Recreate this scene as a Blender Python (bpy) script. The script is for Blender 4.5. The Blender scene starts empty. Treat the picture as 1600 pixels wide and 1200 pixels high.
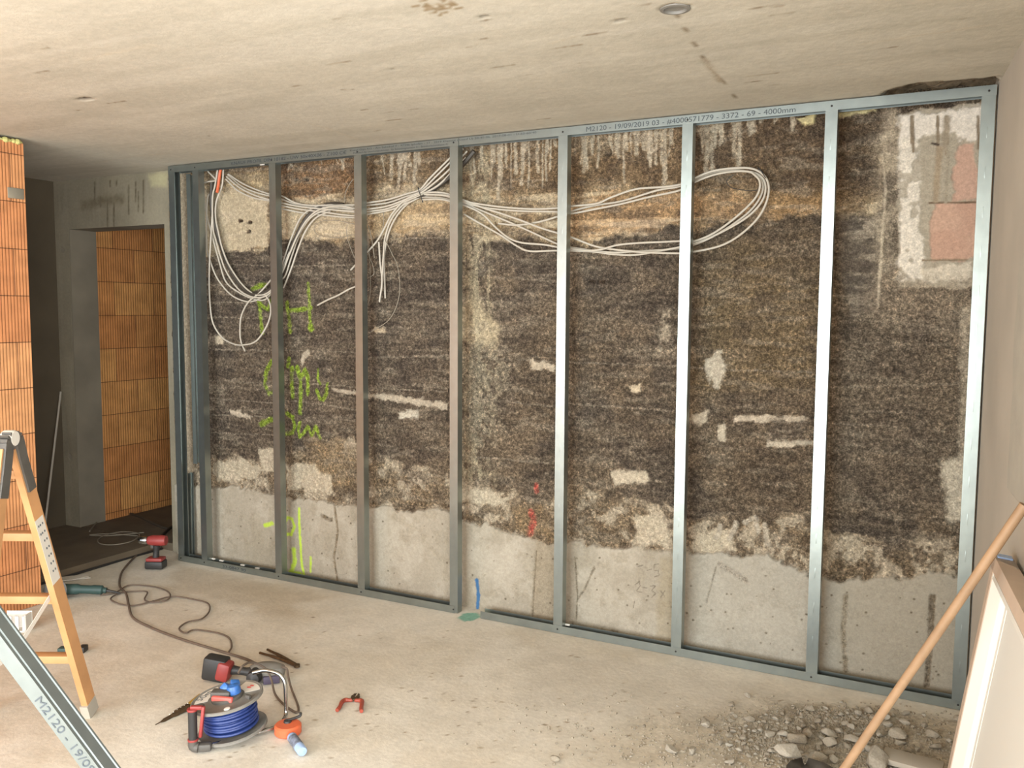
import bpy, bmesh, math, random
import numpy as np
from mathutils import Vector, Matrix, Euler
random.seed(7)
SC = bpy.context.scene
COL = SC.collection

# ------------------------------------------------------------------ camera
CAM = np.array([4.285, -3.9899, 1.6537]); CR = (1.4868, -.0061, .4766); FPX = 1360.63
cd = bpy.data.cameras.new('camera'); cam = bpy.data.objects.new('camera', cd); COL.objects.link(cam)
cam.location = CAM; cam.rotation_euler = CR
cd.sensor_width = 36; cd.lens = FPX / 1600 * 36; cd.clip_start = .05; cd.clip_end = 100
SC.camera = cam
ROT = np.array(Euler(CR, 'XYZ').to_matrix())

# ------------------------------------------------------------------ light and exposure
SC.view_settings.view_transform = 'Standard'; SC.view_settings.look = 'None'
SC.view_settings.gamma = 1; SC.view_settings.use_curve_mapping = False
SC.view_settings.exposure = 0.52
wd = bpy.data.worlds.new('world'); SC.world = wd; wd.use_nodes = True
wn = wd.node_tree; bgn = wn.nodes['Background']
bgn.inputs['Color'].default_value = (.80, .90, 1.0, 1); bgn.inputs['Strength'].default_value = 2.2

def area(name, loc, size, energy, color, direction, spread=180):
    l = bpy.data.lights.new(name, 'AREA'); l.shape = 'RECTANGLE'; l.size, l.size_y = size
    l.energy = energy; l.color = color; l.spread = math.radians(spread)
    o = bpy.data.objects.new(name, l); COL.objects.link(o); o.location = loc
    o.rotation_euler = Vector(direction).to_track_quat('-Z', 'Y').to_euler()
    return o
area('daylight_rear', (1.95, -6.78, 1.2), (3.7, 2.25), 255, (.92, .97, 1.0), (0, 1, 0))
area('daylight_side', (4.372 + 4.6 * .0872 + .30, -4.62, 1.2), (3.1, 2.25), 200, (.97, .98, 1.0), (-1, .0, 0))

H = 2.5515                      # height of the stud frame
WY = .14                        # face of the old wall behind the frame

# ------------------------------------------------------------------ helpers: rays, noise
def ray(u, v):
    return ROT @ np.array([(u - 800) / FPX, -(v - 600) / FPX, -1.])
def hit(u, v, ax, val):
    d = ray(u, v); t = (val - CAM[ax]) / d[ax]; return CAM + t * d
def fl(u, v, z=0.): return Vector(hit(u, v, 2, z))
def wl(u, v, y=WY): return Vector(hit(u, v, 1, y))
def depth(P): return -float(((np.array(P) - CAM) @ ROT)[2])
def atdepth(u, v, d): return Vector(CAM + d * ray(u, v))

def vnoise(X, Y, s, seed):
    r = np.random.RandomState(seed); n = 256; L = r.rand(n, n)
    x = X / s; y = Y / s; xi = np.floor(x).astype(int); yi = np.floor(y).astype(int)
    fx = x - xi; fy = y - yi; fx = fx * fx * (3 - 2 * fx); fy = fy * fy * (3 - 2 * fy)
    a = L[xi % n, yi % n]; b = L[(xi + 1) % n, yi % n]; c = L[xi % n, (yi + 1) % n]; d = L[(xi + 1) % n, (yi + 1) % n]
    return (a * (1 - fx) + b * fx) * (1 - fy) + (c * (1 - fx) + d * fx) * fy
def fbm(X, Y, s, seed, o=4, g=.55, ax=1., ay=1.):
    t = 0; a = 1; w = 0
    for i in range(o):
        t = t + a * vnoise(X / ax + 13.7 * i, Y / ay + 7.1 * i, s / 2 ** i, seed + i); w += a; a *= g
    return t / w
def sstep(a, b, x):
    t = np.clip((x - a) / (b - a), 0, 1); return t * t * (3 - 2 * t)
def lin(c):
    c = np.array(c, float) / 255.; return np.where(c <= .04045, c / 12.92, ((c + .055) / 1.055) ** 2.4)
def L4(c, k=1.): a = lin(c) * k; return (a[0], a[1], a[2], 1)
def segdist(X, Y, pts):
    D = np.full(X.shape, 1e9)
    for (x0, y0), (x1, y1) in zip(pts[:-1], pts[1:]):
        dx, dy = x1 - x0, y1 - y0; q = dx * dx + dy * dy + 1e-12
        t = np.clip(((X - x0) * dx + (Y - y0) * dy) / q, 0, 1)
        D = np.minimum(D, np.hypot(X - x0 - t * dx, Y - y0 - t * dy))
    return D

# ------------------------------------------------------------------ helpers: objects
def tag(o, label=None, cat=None, group=None, kind=None):
    if label: o['label'] = label
    if cat: o['category'] = cat
    if group: o['group'] = group
    if kind: o['kind'] = kind
    return o
def empty(name, loc, label, cat, group=None, rz=0.):
    o = bpy.data.objects.new(name, None); COL.objects.link(o); o.location = loc; o.rotation_euler = (0, 0, rz)
    o.empty_display_size = .05
    return tag(o, label, cat, group)
def copy_tree(o, parent=None):
    c = o.copy(); COL.objects.link(c); c.parent = parent
    for ch in list(o.children): copy_tree(ch, c)
    return c

def cr(pts, n=6):
    P = [Vector(p) for p in pts]
    if len(P) < 3: return P
    Q = [P[0] * 2 - P[1]] + P + [P[-1] * 2 - P[-2]]; out = []
    for i in range(1, len(Q) - 2):
        a, b, c, d = Q[i - 1:i + 3]
        for k in range(n):
            t = k / n
            out.append(.5 * ((2 * b) + (c - a) * t + (2 * a - 5 * b + 4 * c - d) * t * t + (3 * b - a - 3 * c + d) * t ** 3))
    out.append(P[-1]); return out

class MB:
    def __init__(s): s.v = []; s.f = []; s.m = []
    def add(s, V, F, mi=0):
        o = len(s.v); s.v += [tuple(x) for x in V]; s.f += [tuple(i + o for i in q) for q in F]; s.m += [mi] * len(F); return s
    def box(s, c, d, rot=None, mi=0, bev=0.):
        bm = bmesh.new(); bmesh.ops.create_cube(bm, size=1)
        for v in bm.verts: v.co = Vector((v.co.x * d[0], v.co.y * d[1], v.co.z * d[2]))
        if bev > 0: bmesh.ops.bevel(bm, geom=list(bm.edges), offset=bev, segments=2, affect='EDGES', profile=.5)
        M = (Euler(rot).to_matrix() if isinstance(rot, tuple) else rot) if rot is not None else Matrix.Identity(3)
        bm.verts.ensure_lookup_table()
        s.add([M @ v.co + Vector(c) for v in bm.verts], [[v.index for v in f.verts] for f in bm.faces], mi); bm.free(); return s
    def tube(s, pts, r, n=8, mi=0, caps=True, smooth=0, closed=False):
        P = cr(pts, smooth) if smooth else [Vector(p) for p in pts]
        R = r if isinstance(r, (list, tuple)) else [r] * len(P)
        if len(R) != len(P): R = [R[min(len(R) - 1, int(i / max(1, len(P) - 1) * (len(R) - 1) + .5))] for i in range(len(P))]
        T = [(P[min(i + 1, len(P) - 1)] - P[max(i - 1, 0)]).normalized() for i in range(len(P))]
        up = Vector((0, 0, 1)) if abs(T[0].z) < .9 else Vector((1, 0, 0))
        N = T[0].cross(up).normalized(); V = []
        for i, p in enumerate(P):
            N = (N - T[i] * N.dot(T[i])).normalized(); B = T[i].cross(N)
            V += [p + (N * math.cos(2 * math.pi * k / n) + B * math.sin(2 * math.pi * k / n)) * R[i] for k in range(n)]
        F = [(i * n + k, i * n + (k + 1) % n, (i + 1) * n + (k + 1) % n, (i + 1) * n + k) for i in range(len(P) - 1) for k in range(n)]
        if caps: F += [tuple(reversed(range(n))), tuple(range((len(P) - 1) * n, len(P) * n))]
        return s.add(V, F, mi)
    def lathe(s, prof, o=(0, 0, 0), axis=(0, 0, 1), n=32, mi=0, sy=1.):
        q = Vector((0, 0, 1)).rotation_difference(Vector(axis).normalized()); V = []
        for r, z in prof:
            V += [q @ Vector((r * math.cos(2 * math.pi * k / n), sy * r * math.sin(2 * math.pi * k / n), z)) + Vector(o) for k in range(n)]
        F = [(i * n + k, i * n + (k + 1) % n, (i + 1) * n + (k + 1) % n, (i + 1) * n + k) for i in range(len(prof) - 1) for k in range(n)]
        if prof[0][0] > 1e-5: F.append(tuple(reversed(range(n))))
        if prof[-1][0] > 1e-5: F.append(tuple(range((len(prof) - 1) * n, len(prof) * n)))
        return s.add(V, F, mi)
    def sweep(s, sec, A, B, U, W, mi=0, closed=True):
        """section points (a,b) in the frame (U,W) swept from A to B"""
        A, B, U, W = map(Vector, (A, B, U, W)); n = len(sec)
        V = [A + U * a + W * b for a, b in sec] + [B + U * a + W * b for a, b in sec]
        F = [(i, (i + 1) % n, n + (i + 1) % n, n + i) for i in range(n if closed else n - 1)]
        if closed: F += [tuple(reversed(range(n))), tuple(range(n, 2 * n))]
        return s.add(V, F, mi)
    def build(s, name, mats, parent=None, angle=35, loc=None):
        me = bpy.data.meshes.new(name); me.from_pydata(s.v, [], s.f); me.update()
        for m in (mats if isinstance(mats, (list, tuple)) else [mats]): me.materials.append(m)
        me.polygons.foreach_set('material_index', s.m)
        bm = bmesh.new(); bm.from_mesh(me); bmesh.ops.recalc_face_normals(bm, faces=bm.faces); bm.to_mesh(me); bm.free()
        me.shade_smooth(); me.set_sharp_from_angle(angle=math.radians(angle))
        o = bpy.data.objects.new(name, me); COL.objects.link(o)
        if parent is not None: o.parent = parent
        if loc is not None: o.location = loc
        return o

def rebase(o, origin=None):
    """put a single-mesh thing's origin at the base of its own shape"""
    me = o.data; n = len(me.vertices); a = np.empty(n * 3); me.vertices.foreach_get('co', a); a = a.reshape(-1, 3)
    c = np.array(origin) if origin is not None else np.array([(a[:, 0].min() + a[:, 0].max()) / 2, (a[:, 1].min() + a[:, 1].max()) / 2, a[:, 2].min()])
    a -= c; me.vertices.foreach_set('co', a.ravel()); me.update(); o.location = Vector(o.location) + Vector(c); return o

def textmesh(name, s, m, parent, origin, xdir, updir, height, width=None, shear=0.):
    cu = bpy.data.curves.new(name, 'FONT'); cu.body = s; cu.size = 1; cu.resolution_u = 3; cu.shear = shear; cu.offset = 0
    t = bpy.data.objects.new(name + '_c', cu); COL.objects.link(t)
    me = bpy.data.meshes.new_from_object(t.evaluated_get(bpy.context.evaluated_depsgraph_get()))
    bpy.data.objects.remove(t); bpy.data.curves.remove(cu)
    a = np.empty(len(me.vertices) * 3); me.vertices.foreach_get('co', a); a = a.reshape(-1, 3)
    a[:, 0] -= a[:, 0].min(); w = a[:, 0].max(); h = .73
    sy = height / h; sx = (width / w) if width else sy
    X = np.array(Vector(xdir).normalized()); Y = np.array(Vector(updir).normalized())
    co = np.array(origin) + a[:, :1] * sx * X + a[:, 1:2] * sy * Y
    me.vertices.foreach_set('co', co.ravel()); me.update(); me.materials.clear(); me.materials.append(m)
    o = bpy.data.objects.new(name, me); COL.objects.link(o)
    if parent is not None: o.parent = parent
    return o

# ------------------------------------------------------------------ materials
def newmat(name, col=(200, 200, 200), rough=.6, metal=0., noise=0., nscale=20., bump=0., bscale=60., k=1., spec=.5):
    m = bpy.data.materials.new(name); m.use_nodes = True; nt = m.node_tree; b = nt.nodes['Principled BSDF']
    c = L4(col, k); b.inputs['Base Color'].default_value = c; b.inputs['Roughness'].default_value = rough
    b.inputs['Metallic'].default_value = metal; b.inputs['Specular IOR Level'].default_value = spec
    tc = nt.nodes.new('ShaderNodeTexCoord')
    if noise > 0:
        n = nt.nodes.new('ShaderNodeTexNoise'); n.inputs['Scale'].default_value = nscale; n.inputs['Detail'].default_value = 5
        nt.links.new(tc.outputs['Object'], n.inputs['Vector'])
        r = nt.nodes.new('ShaderNodeMapRange'); r.inputs['From Min'].default_value = .3; r.inputs['From Max'].default_value = .7
        r.inputs['To Min'].default_value = 1 - noise; r.inputs['To Max'].default_value = 1 + noise
        nt.links.new(n.outputs['Fac'], r.inputs['Value'])
        x = nt.nodes.new('ShaderNodeVectorMath'); x.operation = 'SCALE'; x.inputs[0].default_value = c[:3]
        nt.links.new(r.outputs[0], x.inputs['Scale']); nt.links.new(x.outputs[0], b.inputs['Base Color'])
    if bump > 0:
        n = nt.nodes.new('ShaderNodeTexNoise'); n.inputs['Scale'].default_value = bscale; n.inputs['Detail'].default_value = 4
        nt.links.new(tc.outputs['Object'], n.inputs['Vector'])
        bp = nt.nodes.new('ShaderNodeBump'); bp.inputs['Strength'].default_value = bump; bp.inputs['Distance'].default_value = .004
        nt.links.new(n.outputs['Fac'], bp.inputs['Height']); nt.links.new(bp.outputs[0], b.inputs['Normal'])
    return m

def paintmat(name, k, rough=.85, fine=.5, fs=(170., 60.), bump=.5, dist=.006, base_amt=.12):
    """colour from the mesh's own painted albedo; alpha says how coarse the surface is"""
    m = bpy.data.materials.new(name); m.use_nodes = True; nt = m.node_tree; b = nt.nodes['Principled BSDF']; N = nt.nodes.new; Lk = nt.links.new
    b.inputs['Roughness'].default_value = rough; b.inputs['Specular IOR Level'].default_value = .25
    at = N('ShaderNodeAttribute'); at.attribute_name = 'Col'; tc = N('ShaderNodeTexCoord')
    fac = None; hts = []
    for i, s in enumerate(fs):
        n = N('ShaderNodeTexNoise'); n.inputs['Scale'].default_value = s; n.inputs['Detail'].default_value = 6; n.inputs['Roughness'].default_value = .65
        Lk(tc.outputs['Object'], n.inputs['Vector'])
        r = N('ShaderNodeMapRange'); r.inputs['From Min'].default_value = .36; r.inputs['From Max'].default_value = .64
        r.inputs['To Min'].default_value = -1; r.inputs['To Max'].default_value = 1; Lk(n.outputs['Fac'], r.inputs['Value']); hts.append(r)
    ad = N('ShaderNodeMath'); ad.operation = 'ADD'; Lk(hts[0].outputs[0], ad.inputs[0]); Lk(hts[1].outputs[0], ad.inputs[1])
    am = N('ShaderNodeMath'); am.operation = 'MULTIPLY_ADD'; Lk(at.outputs['Alpha'], am.inputs[0]); am.inputs[1].default_value = fine; am.inputs[2].default_value = base_amt
    mu = N('ShaderNodeMath'); mu.operation = 'MULTIPLY'; Lk(ad.outputs[0], mu.inputs[0]); Lk(am.outputs[0], mu.inputs[1])
    ex = N('ShaderNodeMath'); ex.operation = 'POWER'; ex.inputs[0].default_value = 2.2; Lk(mu.outputs[0], ex.inputs[1])
    sk = N('ShaderNodeMath'); sk.operation = 'MULTIPLY'; Lk(ex.outputs[0], sk.inputs[0]); sk.inputs[1].default_value = k
    x = N('ShaderNodeVectorMath'); x.operation = 'SCALE'; Lk(at.outputs['Color'], x.inputs[0]); Lk(sk.outputs[0], x.inputs['Scale'])
    Lk(x.outputs[0], b.inputs['Base Color'])
    bp = N('ShaderNodeBump'); bp.inputs['Distance'].default_value = dist
    st = N('ShaderNodeMath'); st.operation = 'MULTIPLY_ADD'; Lk(at.outputs['Alpha'], st.inputs[0]); st.inputs[1].default_value = bump; st.inputs[2].default_value = .08
    Lk(st.outputs[0], bp.inputs['Strength']); Lk(ad.outputs[0], bp.inputs['Height']); Lk(bp.outputs[0], b.inputs['Normal'])
    return m

def brickmat(name, c1, c2, zoff, k=1., pitch=.018):
    m = bpy.data.materials.new(name); m.use_nodes = True; nt = m.node_tree; b = nt.nodes['Principled BSDF']; N = nt.nodes.new; Lk = nt.links.new
    b.inputs['Roughness'].default_value = .85; b.inputs['Specular IOR Level'].default_value = .2
    tc = N('ShaderNodeTexCoord'); sp = N('ShaderNodeSeparateXYZ'); Lk(tc.outputs['Object'], sp.inputs[0])
    cb = N('ShaderNodeCombineXYZ'); a = N('ShaderNodeMath'); a.operation = 'ADD'; a.inputs[1].default_value = -zoff
    ah = N('ShaderNodeMath'); ah.operation = 'ADD'; Lk(sp.outputs['X'], ah.inputs[0]); Lk(sp.outputs['Y'], ah.inputs[1])
    Lk(ah.outputs[0], cb.inputs[0]); Lk(sp.outputs['Z'], a.inputs[0]); Lk(a.outputs[0], cb.inputs[1])
    br = N('ShaderNodeTexBrick'); br.offset = .5; br.inputs['Scale'].default_value = 1; br.inputs['Brick Width'].default_value = .365
    br.inputs['Row Height'].default_value = .25; br.inputs['Mortar Size'].default_value = .0025; br.inputs['Mortar Smooth'].default_value = .3
    br.inputs['Color1'].default_value = L4(c1, k); br.inputs['Color2'].default_value = L4(c2, k); br.inputs['Mortar'].default_value = L4((120, 80, 55), k)
    Lk(cb.outputs[0], br.inputs['Vector'])
    w = N('ShaderNodeMath'); w.operation = 'MULTIPLY'; Lk(ah.outputs[0], w.inputs[0]); w.inputs[1].default_value = 2 * math.pi / pitch
    sn = N('ShaderNodeMath'); sn.operation = 'SINE'; Lk(w.outputs[0], sn.inputs[0])
    cl = N('ShaderNodeMapRange'); cl.inputs['From Min'].default_value = -.9; cl.inputs['From Max'].default_value = .1; Lk(sn.outputs[0], cl.inputs['Value'])
    no = N('ShaderNodeTexNoise'); no.inputs['Scale'].default_value = 9; no.inputs['Detail'].default_value = 6; Lk(tc.outputs['Object'], no.inputs['Vector'])
    mr = N('ShaderNodeMapRange'); mr.inputs['From Min'].default_value = .3; mr.inputs['From Max'].default_value = .7; mr.inputs['To Min'].default_value = .8; mr.inputs['To Max'].default_value = 1.15; Lk(no.outputs['Fac'], mr.inputs['Value'])
    rc = N('ShaderNodeMapRange'); rc.inputs['To Min'].default_value = .72; rc.inputs['To Max'].default_value = 1.; Lk(cl.outputs[0], rc.inputs['Value'])
    mm = N('ShaderNodeMath'); mm.operation = 'MULTIPLY'; Lk(mr.outputs[0], mm.inputs[0]); Lk(rc.outputs[0], mm.inputs[1])
    x = N('ShaderNodeVectorMath'); x.operation = 'SCALE'; Lk(br.outputs['Color'], x.inputs[0]); Lk(mm.outputs[0], x.inputs['Scale']); Lk(x.outputs[0], b.inputs['Base Color'])
    h = N('ShaderNodeMath'); h.operation = 'SUBTRACT'; Lk(cl.outputs[0], h.inputs[0]); Lk(br.outputs['Fac'], h.inputs[1])
    bp = N('ShaderNodeBump'); bp.inputs['Strength'].default_value = .8; bp.inputs['Distance'].default_value = .003
    Lk(h.outputs[0], bp.inputs['Height']); Lk(bp.outputs[0], b.inputs['Normal'])
    return m

AK = .72      # photo colour to albedo
M = {}
M['zinc'] = newmat('zinc', (148, 155, 151), .31, .88, noise=.07, nscale=14, bump=.05, bscale=30)
M['zinc_dark'] = newmat('zinc_dark', (150, 160, 160), .4, 1., noise=.08, nscale=14)
M['zinc_matt'] = newmat('zinc_matt', (128, 134, 131), .5, .85, noise=.06, nscale=20)
M['ink'] = newmat('ink', (70, 76, 80), .7)
M['screw'] = newmat('screw', (40, 38, 36), .5, .4)
M['concrete'] = newmat('concrete', (150, 141, 122), .9, noise=.16, nscale=3.5, bump=.15, bscale=40, k=AK)
M['plaster'] = newmat('plaster', (192, 182, 166), .9, noise=.08, nscale=3, bump=.12, bscale=60, k=.8)
M['plaster2'] = newmat('plaster_patch', (190, 182, 166), .9, noise=.07, nscale=9, bump=.2, bscale=70, k=AK)
M['dark_floor'] = newmat('dark_floor', (120, 106, 86), .95, noise=.2, nscale=5, bump=.2, bscale=50, k=AK)
M['cable'] = newmat('cable_grey_white', (198, 190, 174), .55, k=.78)
M['wire'] = newmat('thin_wire', (150, 140, 122), .6, k=.8)
M['black'] = newmat('black_plastic', (42, 40, 38), .55, noise=.15)
M['conduit'] = newmat('conduit', (62, 56, 48), .6)
M['orange'] = newmat('orange', (206, 98, 60), .5, noise=.06)
M['wood'] = newmat('pale_wood', (214, 158, 104), .6, noise=.14, nscale=8, k=.72)
M['wood_side'] = M['wood']
M['pole'] = newmat('pole_wood', (174, 140, 106), .6, noise=.18, nscale=14, k=.8)
M['greyplastic'] = newmat('grey_plastic', (118, 114, 106), .6, noise=.14, nscale=18)
M['darkgrey'] = newmat('dark_grey_plastic', (80, 76, 70), .6, noise=.14, nscale=18)
M['blue'] = newmat('blue_cable', (40, 60, 120), .5, k=.85)
M['bluesock'] = newmat('blue_plastic', (52, 100, 165), .4, noise=.2, nscale=50)
M['red'] = newmat('red_plastic', (140, 52, 48), .5, noise=.1)
M['redpink'] = newmat('faded_red', (205, 95, 85), .6, noise=.15)
M['white'] = newmat('white_plastic', (226, 222, 212), .5, k=.9)
M['whitepaint'] = newmat('white_paint', (232, 224, 210), .5, k=.78)
M['sash_shade'] = newmat('sash_shaded_face', (214, 190, 168), .55, noise=.04, k=.8)  # shade on the white sash's outer face, put into its colour
M['steel'] = newmat('steel', (190, 190, 188), .22, 1.)
M['brownmetal'] = newmat('brown_metal', (84, 66, 46), .5, .5, noise=.3, nscale=60)
M['teal'] = newmat('teal_plastic', (48, 72, 68), .55, noise=.1)
M['flex'] = newmat('dusty_flex', (98, 84, 72), .7, noise=.1)
M['foam'] = newmat('yellow_foam', (196, 190, 120), .9, noise=.15, nscale=30, bump=.5, k=.85)
M['bottle'] = newmat('chalk_bottle', (150, 172, 205), .4)
M['bottle_label'] = newmat('bottle_label', (112, 118, 132), .5, noise=.5, nscale=70)
M['stone'] = newmat('rubble_stone', (196, 187, 170), .95, noise=.15, nscale=20, bump=.4, bscale=70, k=AK)
M['stone2'] = newmat('rubble_stone_dark', (174, 163, 144), .95, noise=.2, nscale=20, bump=.4, bscale=70, k=AK)
M['yellow'] = newmat('dull_yellow', (150, 118, 50), .6)
M['pinkplastic'] = newmat('inner_red', (190, 70, 62), .5)
M['brick_a'] = brickmat('hollow_brick', (224, 162, 110), (208, 138, 90), .217, k=.88)
M['brick_b'] = brickmat('hollow_brick_side_room', (220, 162, 98), (206, 140, 84), .10, k=1.0, pitch=.021)  # yellower, wider ribbed bricks of the side room
M['wall_paint'] = paintmat('old_wall', AK, fine=.66, fs=(150., 62.), bump=.9, dist=.008, base_amt=.06)
M['floor_paint'] = paintmat('screed', 1.0, rough=.8, fine=.4, fs=(45., 6.), bump=.4, dist=.003, base_amt=.035)
M['ceil_paint'] = paintmat('slab', .80, rough=.8, fine=.4, fs=(30., 3.), bump=.4, dist=.003, base_amt=.03)
M['corr_paint'] = paintmat('recess_concrete', .64, rough=.85, fine=.4, fs=(50., 5.), bump=.4, dist=.003, base_amt=.04)

# ------------------------------------------------------------------ painted grid surfaces
def gridmesh(name, P, colr, mat, flip=False):
    """P: (n,m,3) points, colr: (n,m,4) linear albedo + coarseness"""
    n, m = P.shape[:2]; me = bpy.data.meshes.new(name)
    idx = np.arange(n * m).reshape(n, m)
    q = np.stack([idx[:-1, :-1], idx[1:, :-1], idx[1:, 1:], idx[:-1, 1:]], -1).reshape(-1, 4)
    if flip: q = q[:, ::-1]
    me.vertices.add(n * m); me.vertices.foreach_set('co', P.reshape(-1).astype(np.float32))
    me.loops.add(q.size); me.loops.foreach_set('vertex_index', q.reshape(-1).astype(np.int32))
    me.polygons.add(len(q)); me.polygons.foreach_set('loop_start', np.arange(0, q.size, 4, dtype=np.int32))
    me.update(calc_edges=True)
    ca = me.color_attributes.new('Col', 'FLOAT_COLOR', 'POINT'); ca.data.foreach_set('color', colr.reshape(-1).astype(np.float32))
    me.materials.append(mat); me.shade_smooth()
    o = bpy.data.objects.new(name, me); COL.objects.link(o); return o
class Paint:
    def __init__(s, X, Y, col, rough):
        s.X, s.Y = X, Y; s.c = np.ones(X.shape + (3,)) * lin(col); s.r = np.full(X.shape, float(rough)); s.d = np.zeros(X.shape)
    def lay(s, mask, col=None, rough=None, disp=None):
        m = np.clip(mask, 0, 1)
        if col is not None: s.c = s.c * (1 - m[..., None]) + lin(col) * m[..., None]
        if rough is not None: s.r = s.r * (1 - m) + rough * m
        if disp is not None: s.d = s.d + disp * m
    def mul(s, f): s.c = s.c * f[..., None]
    def stroke(s, pts, w, col, soft=.4, rough=None, disp=None, breakup=0., seed=5):
        xs = [p[0] for p in pts]; ys = [p[1] for p in pts]; g = w * 3
        sel = (s.X > min(xs) - g) & (s.X < max(xs) + g) & (s.Y > min(ys) - g) & (s.Y < max(ys) + g)
        if not sel.any(): return
        i = np.where(sel.any(1))[0]; j = np.where(sel.any(0))[0]; a = slice(i[0], i[-1] + 1); b = slice(j[0], j[-1] + 1)
        X, Y = s.X[a, b], s.Y[a, b]
        D = segdist(X, Y, pts) + (fbm(X, Y, .02, seed, 3) - .5) * w * .9
        m = 1 - sstep(w * (1 - soft), w * (1 + soft), D)
        if breakup: m = m * (1 - breakup * sstep(.42, .6, fbm(X, Y, .018, seed + 9, 3)))
        m = np.clip(m, 0, 1)
        if col is not None: s.c[a, b] = s.c[a, b] * (1 - m[..., None]) + lin(col) * m[..., None]
        if rough is not None: s.r[a, b] = s.r[a, b] * (1 - m) + rough * m
        if disp is not None: s.d[a, b] += disp * m
    def rgba(s): return np.concatenate([np.clip(s.c, 0, 1), s.r[..., None]], -1)
def inpoly(X, Y, pts):
    ins = np.zeros(X.shape, bool); n = len(pts)
    for i in range(n):
        x0, y0 = pts[i]; x1, y1 = pts[(i + 1) % n]
        if abs(y1 - y0) < 1e-9: continue
        c = ((y0 > Y) != (y1 > Y)) & (X < (x1 - x0) * (Y - y0) / (y1 - y0) + x0); ins ^= c
    return ins
def polymask(X, Y, pts, amp=.015, s=.05, seed=1, soft=.012):
    xs = [p[0] for p in pts]; ys = [p[1] for p in pts]; g = amp * 2 + soft * 2
    out = np.zeros(X.shape); i = np.where((X[:, 0] > min(xs) - g) & (X[:, 0] < max(xs) + g))[0]; j = np.where((Y[0] > min(ys) - g) & (Y[0] < max(ys) + g))[0]
    if not len(i) or not len(j): return out
    a = slice(i[0], i[-1] + 1); b = slice(j[0], j[-1] + 1); x, y = X[a, b], Y[a, b]
    nx = (fbm(x, y, s, seed, 4, .6) - .5) * 2 * amp * 2; ny = (fbm(x, y, s, seed + 50, 4, .6) - .5) * 2 * amp * 2
    xx, yy = x + nx, y + ny
    D = segdist(xx, yy, list(pts) + [pts[0]]); D = np.where(inpoly(xx, yy, pts), D, -D)
    out[a, b] = sstep(-soft, soft, D); return out

def WP(pts): return [tuple(np.array(wl(u, v))[[0, 2]]) for u, v in pts]

# ---- old retaining wall behind the frame
x0, x1 = -.395, 4.40
nx, nz = 1100, 600
xs = np.linspace(x0, x1, nx); zs = np.linspace(-.01, 2.60, nz); X, Z = np.meshgrid(xs, zs, indexing='ij')
P = Paint(X, Z, (104, 90, 72), 1.)
def zline(pts):
    q = sorted(WP(pts)); return np.interp(X, [a for a, b in q], [b for a, b in q])
f1 = fbm(X, Z, .5, 11, 5); f2 = fbm(X, Z, .12, 21, 4); f3 = fbm(X, Z, .04, 31, 3); fh = fbm(X, Z, .10, 41, 4, .6, 4., .35); fv = fbm(X, Z, .08, 51, 4, .55, .35, 4.)
f4 = fbm(X, Z, .012, 61, 2)
# base browns / greys
P.lay(sstep(.45, .62, f1), (92, 82, 70)); P.lay(sstep(.52, .70, f2) * .5, (128, 112, 90)); P.lay(sstep(.55, .35, f2) * .4, (72, 63, 52))
P.lay(polymask(X, Z, WP([(320, 380), (700, 370), (700, 730), (320, 745)]), .06, .2, 3, .06) * .45, (74, 65, 56))
P.lay(polymask(X, Z, WP([(1080, 380), (1290, 370), (1270, 600), (1080, 620)]), .12, .3, 4, .12) * .5, (122, 104, 72))
P.lay(polymask(X, Z, WP([(1290, 480), (1530, 440), (1500, 830), (1280, 800)]), .06, .3, 5, .06) * .5, (112, 102, 88))
P.lay(sstep(.50, .64, fh) * .35, (132, 118, 98))
# upper zone above the tar line
tar = zline([(300, 398), (340, 394), (420, 384), (432, 374), (560, 374), (600, 366), (720, 364), (760, 378), (870, 384), (960, 374), (1060, 352), (1190, 345), (1290, 336), (1378, 336), (1390, 450), (1560, 450)])
up = sstep(-.02, .02, Z - tar + (f3 - .5) * .08 + (f2 - .5) * .08) * (X < WP([(1378, 340)])[0][0])
P.lay(up, (136, 118, 90), .8)
top = zline([(300, 275), (420, 275), (440, 318), (560, 300), (700, 290), (870, 300), (1060, 295), (1200, 300), (1300, 300), (1500, 300)])
upt = up * sstep(-.04, .04, Z - top + (f2 - .5) * .12)
P.lay(upt, (112, 93, 68), .9)
P.lay(up * (1 - upt) * sstep(.45, .62, fh), (172, 156, 126), .5)
P.lay(up * (1 - upt) * polymask(X, Z, WP([(890, 300), (1290, 300), (1290, 340), (1060, 350), (890, 375)]), .04, .1, 8, .05) * .7, (150, 118, 80))
P.lay(up * sstep(.5, .66, fbm(X, Z, .09, 77, 4)) * .6, (98, 78, 54))
P.lay(up * polymask(X, Z, WP([(1190, 290), (1290, 300), (1290, 335), (1190, 345)]), .04, .1, 9, .03) * .6, (128, 102, 66))
P.lay(upt * polymask(X, Z, WP([(1085, 180), (1550, 120), (1400, 300), (1200, 260), (1085, 270)]), .08, .2, 10, .08) * .75, (86, 72, 56))
P.lay(polymask(X, Z, WP([(440, 262), (560, 250), (560, 300), (440, 312)]), .04, .1, 12, .05) * .7, (122, 92, 62))
P.lay(polymask(X, Z, WP([(300, 300), (418, 292), (420, 383), (300, 394)]), .02, .06, 13, .015), (178, 162, 132), .35)
P.lay(polymask(X, Z, WP([(350, 278), (418, 268), (418, 300), (360, 302)]), .02, .06, 13, .03) * .8, (138, 120, 88), .6)
P.lay(polymask(X, Z, WP([(440, 318), (560, 312), (560, 372), (440, 376)]), .02, .06, 14, .02) * .8, (160, 144, 116), .4)
P.lay(polymask(X, Z, WP([(575, 322), (705, 310), (705, 362), (575, 366)]), .03, .06, 15, .03) * .6, (152, 128, 92), .6)
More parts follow.
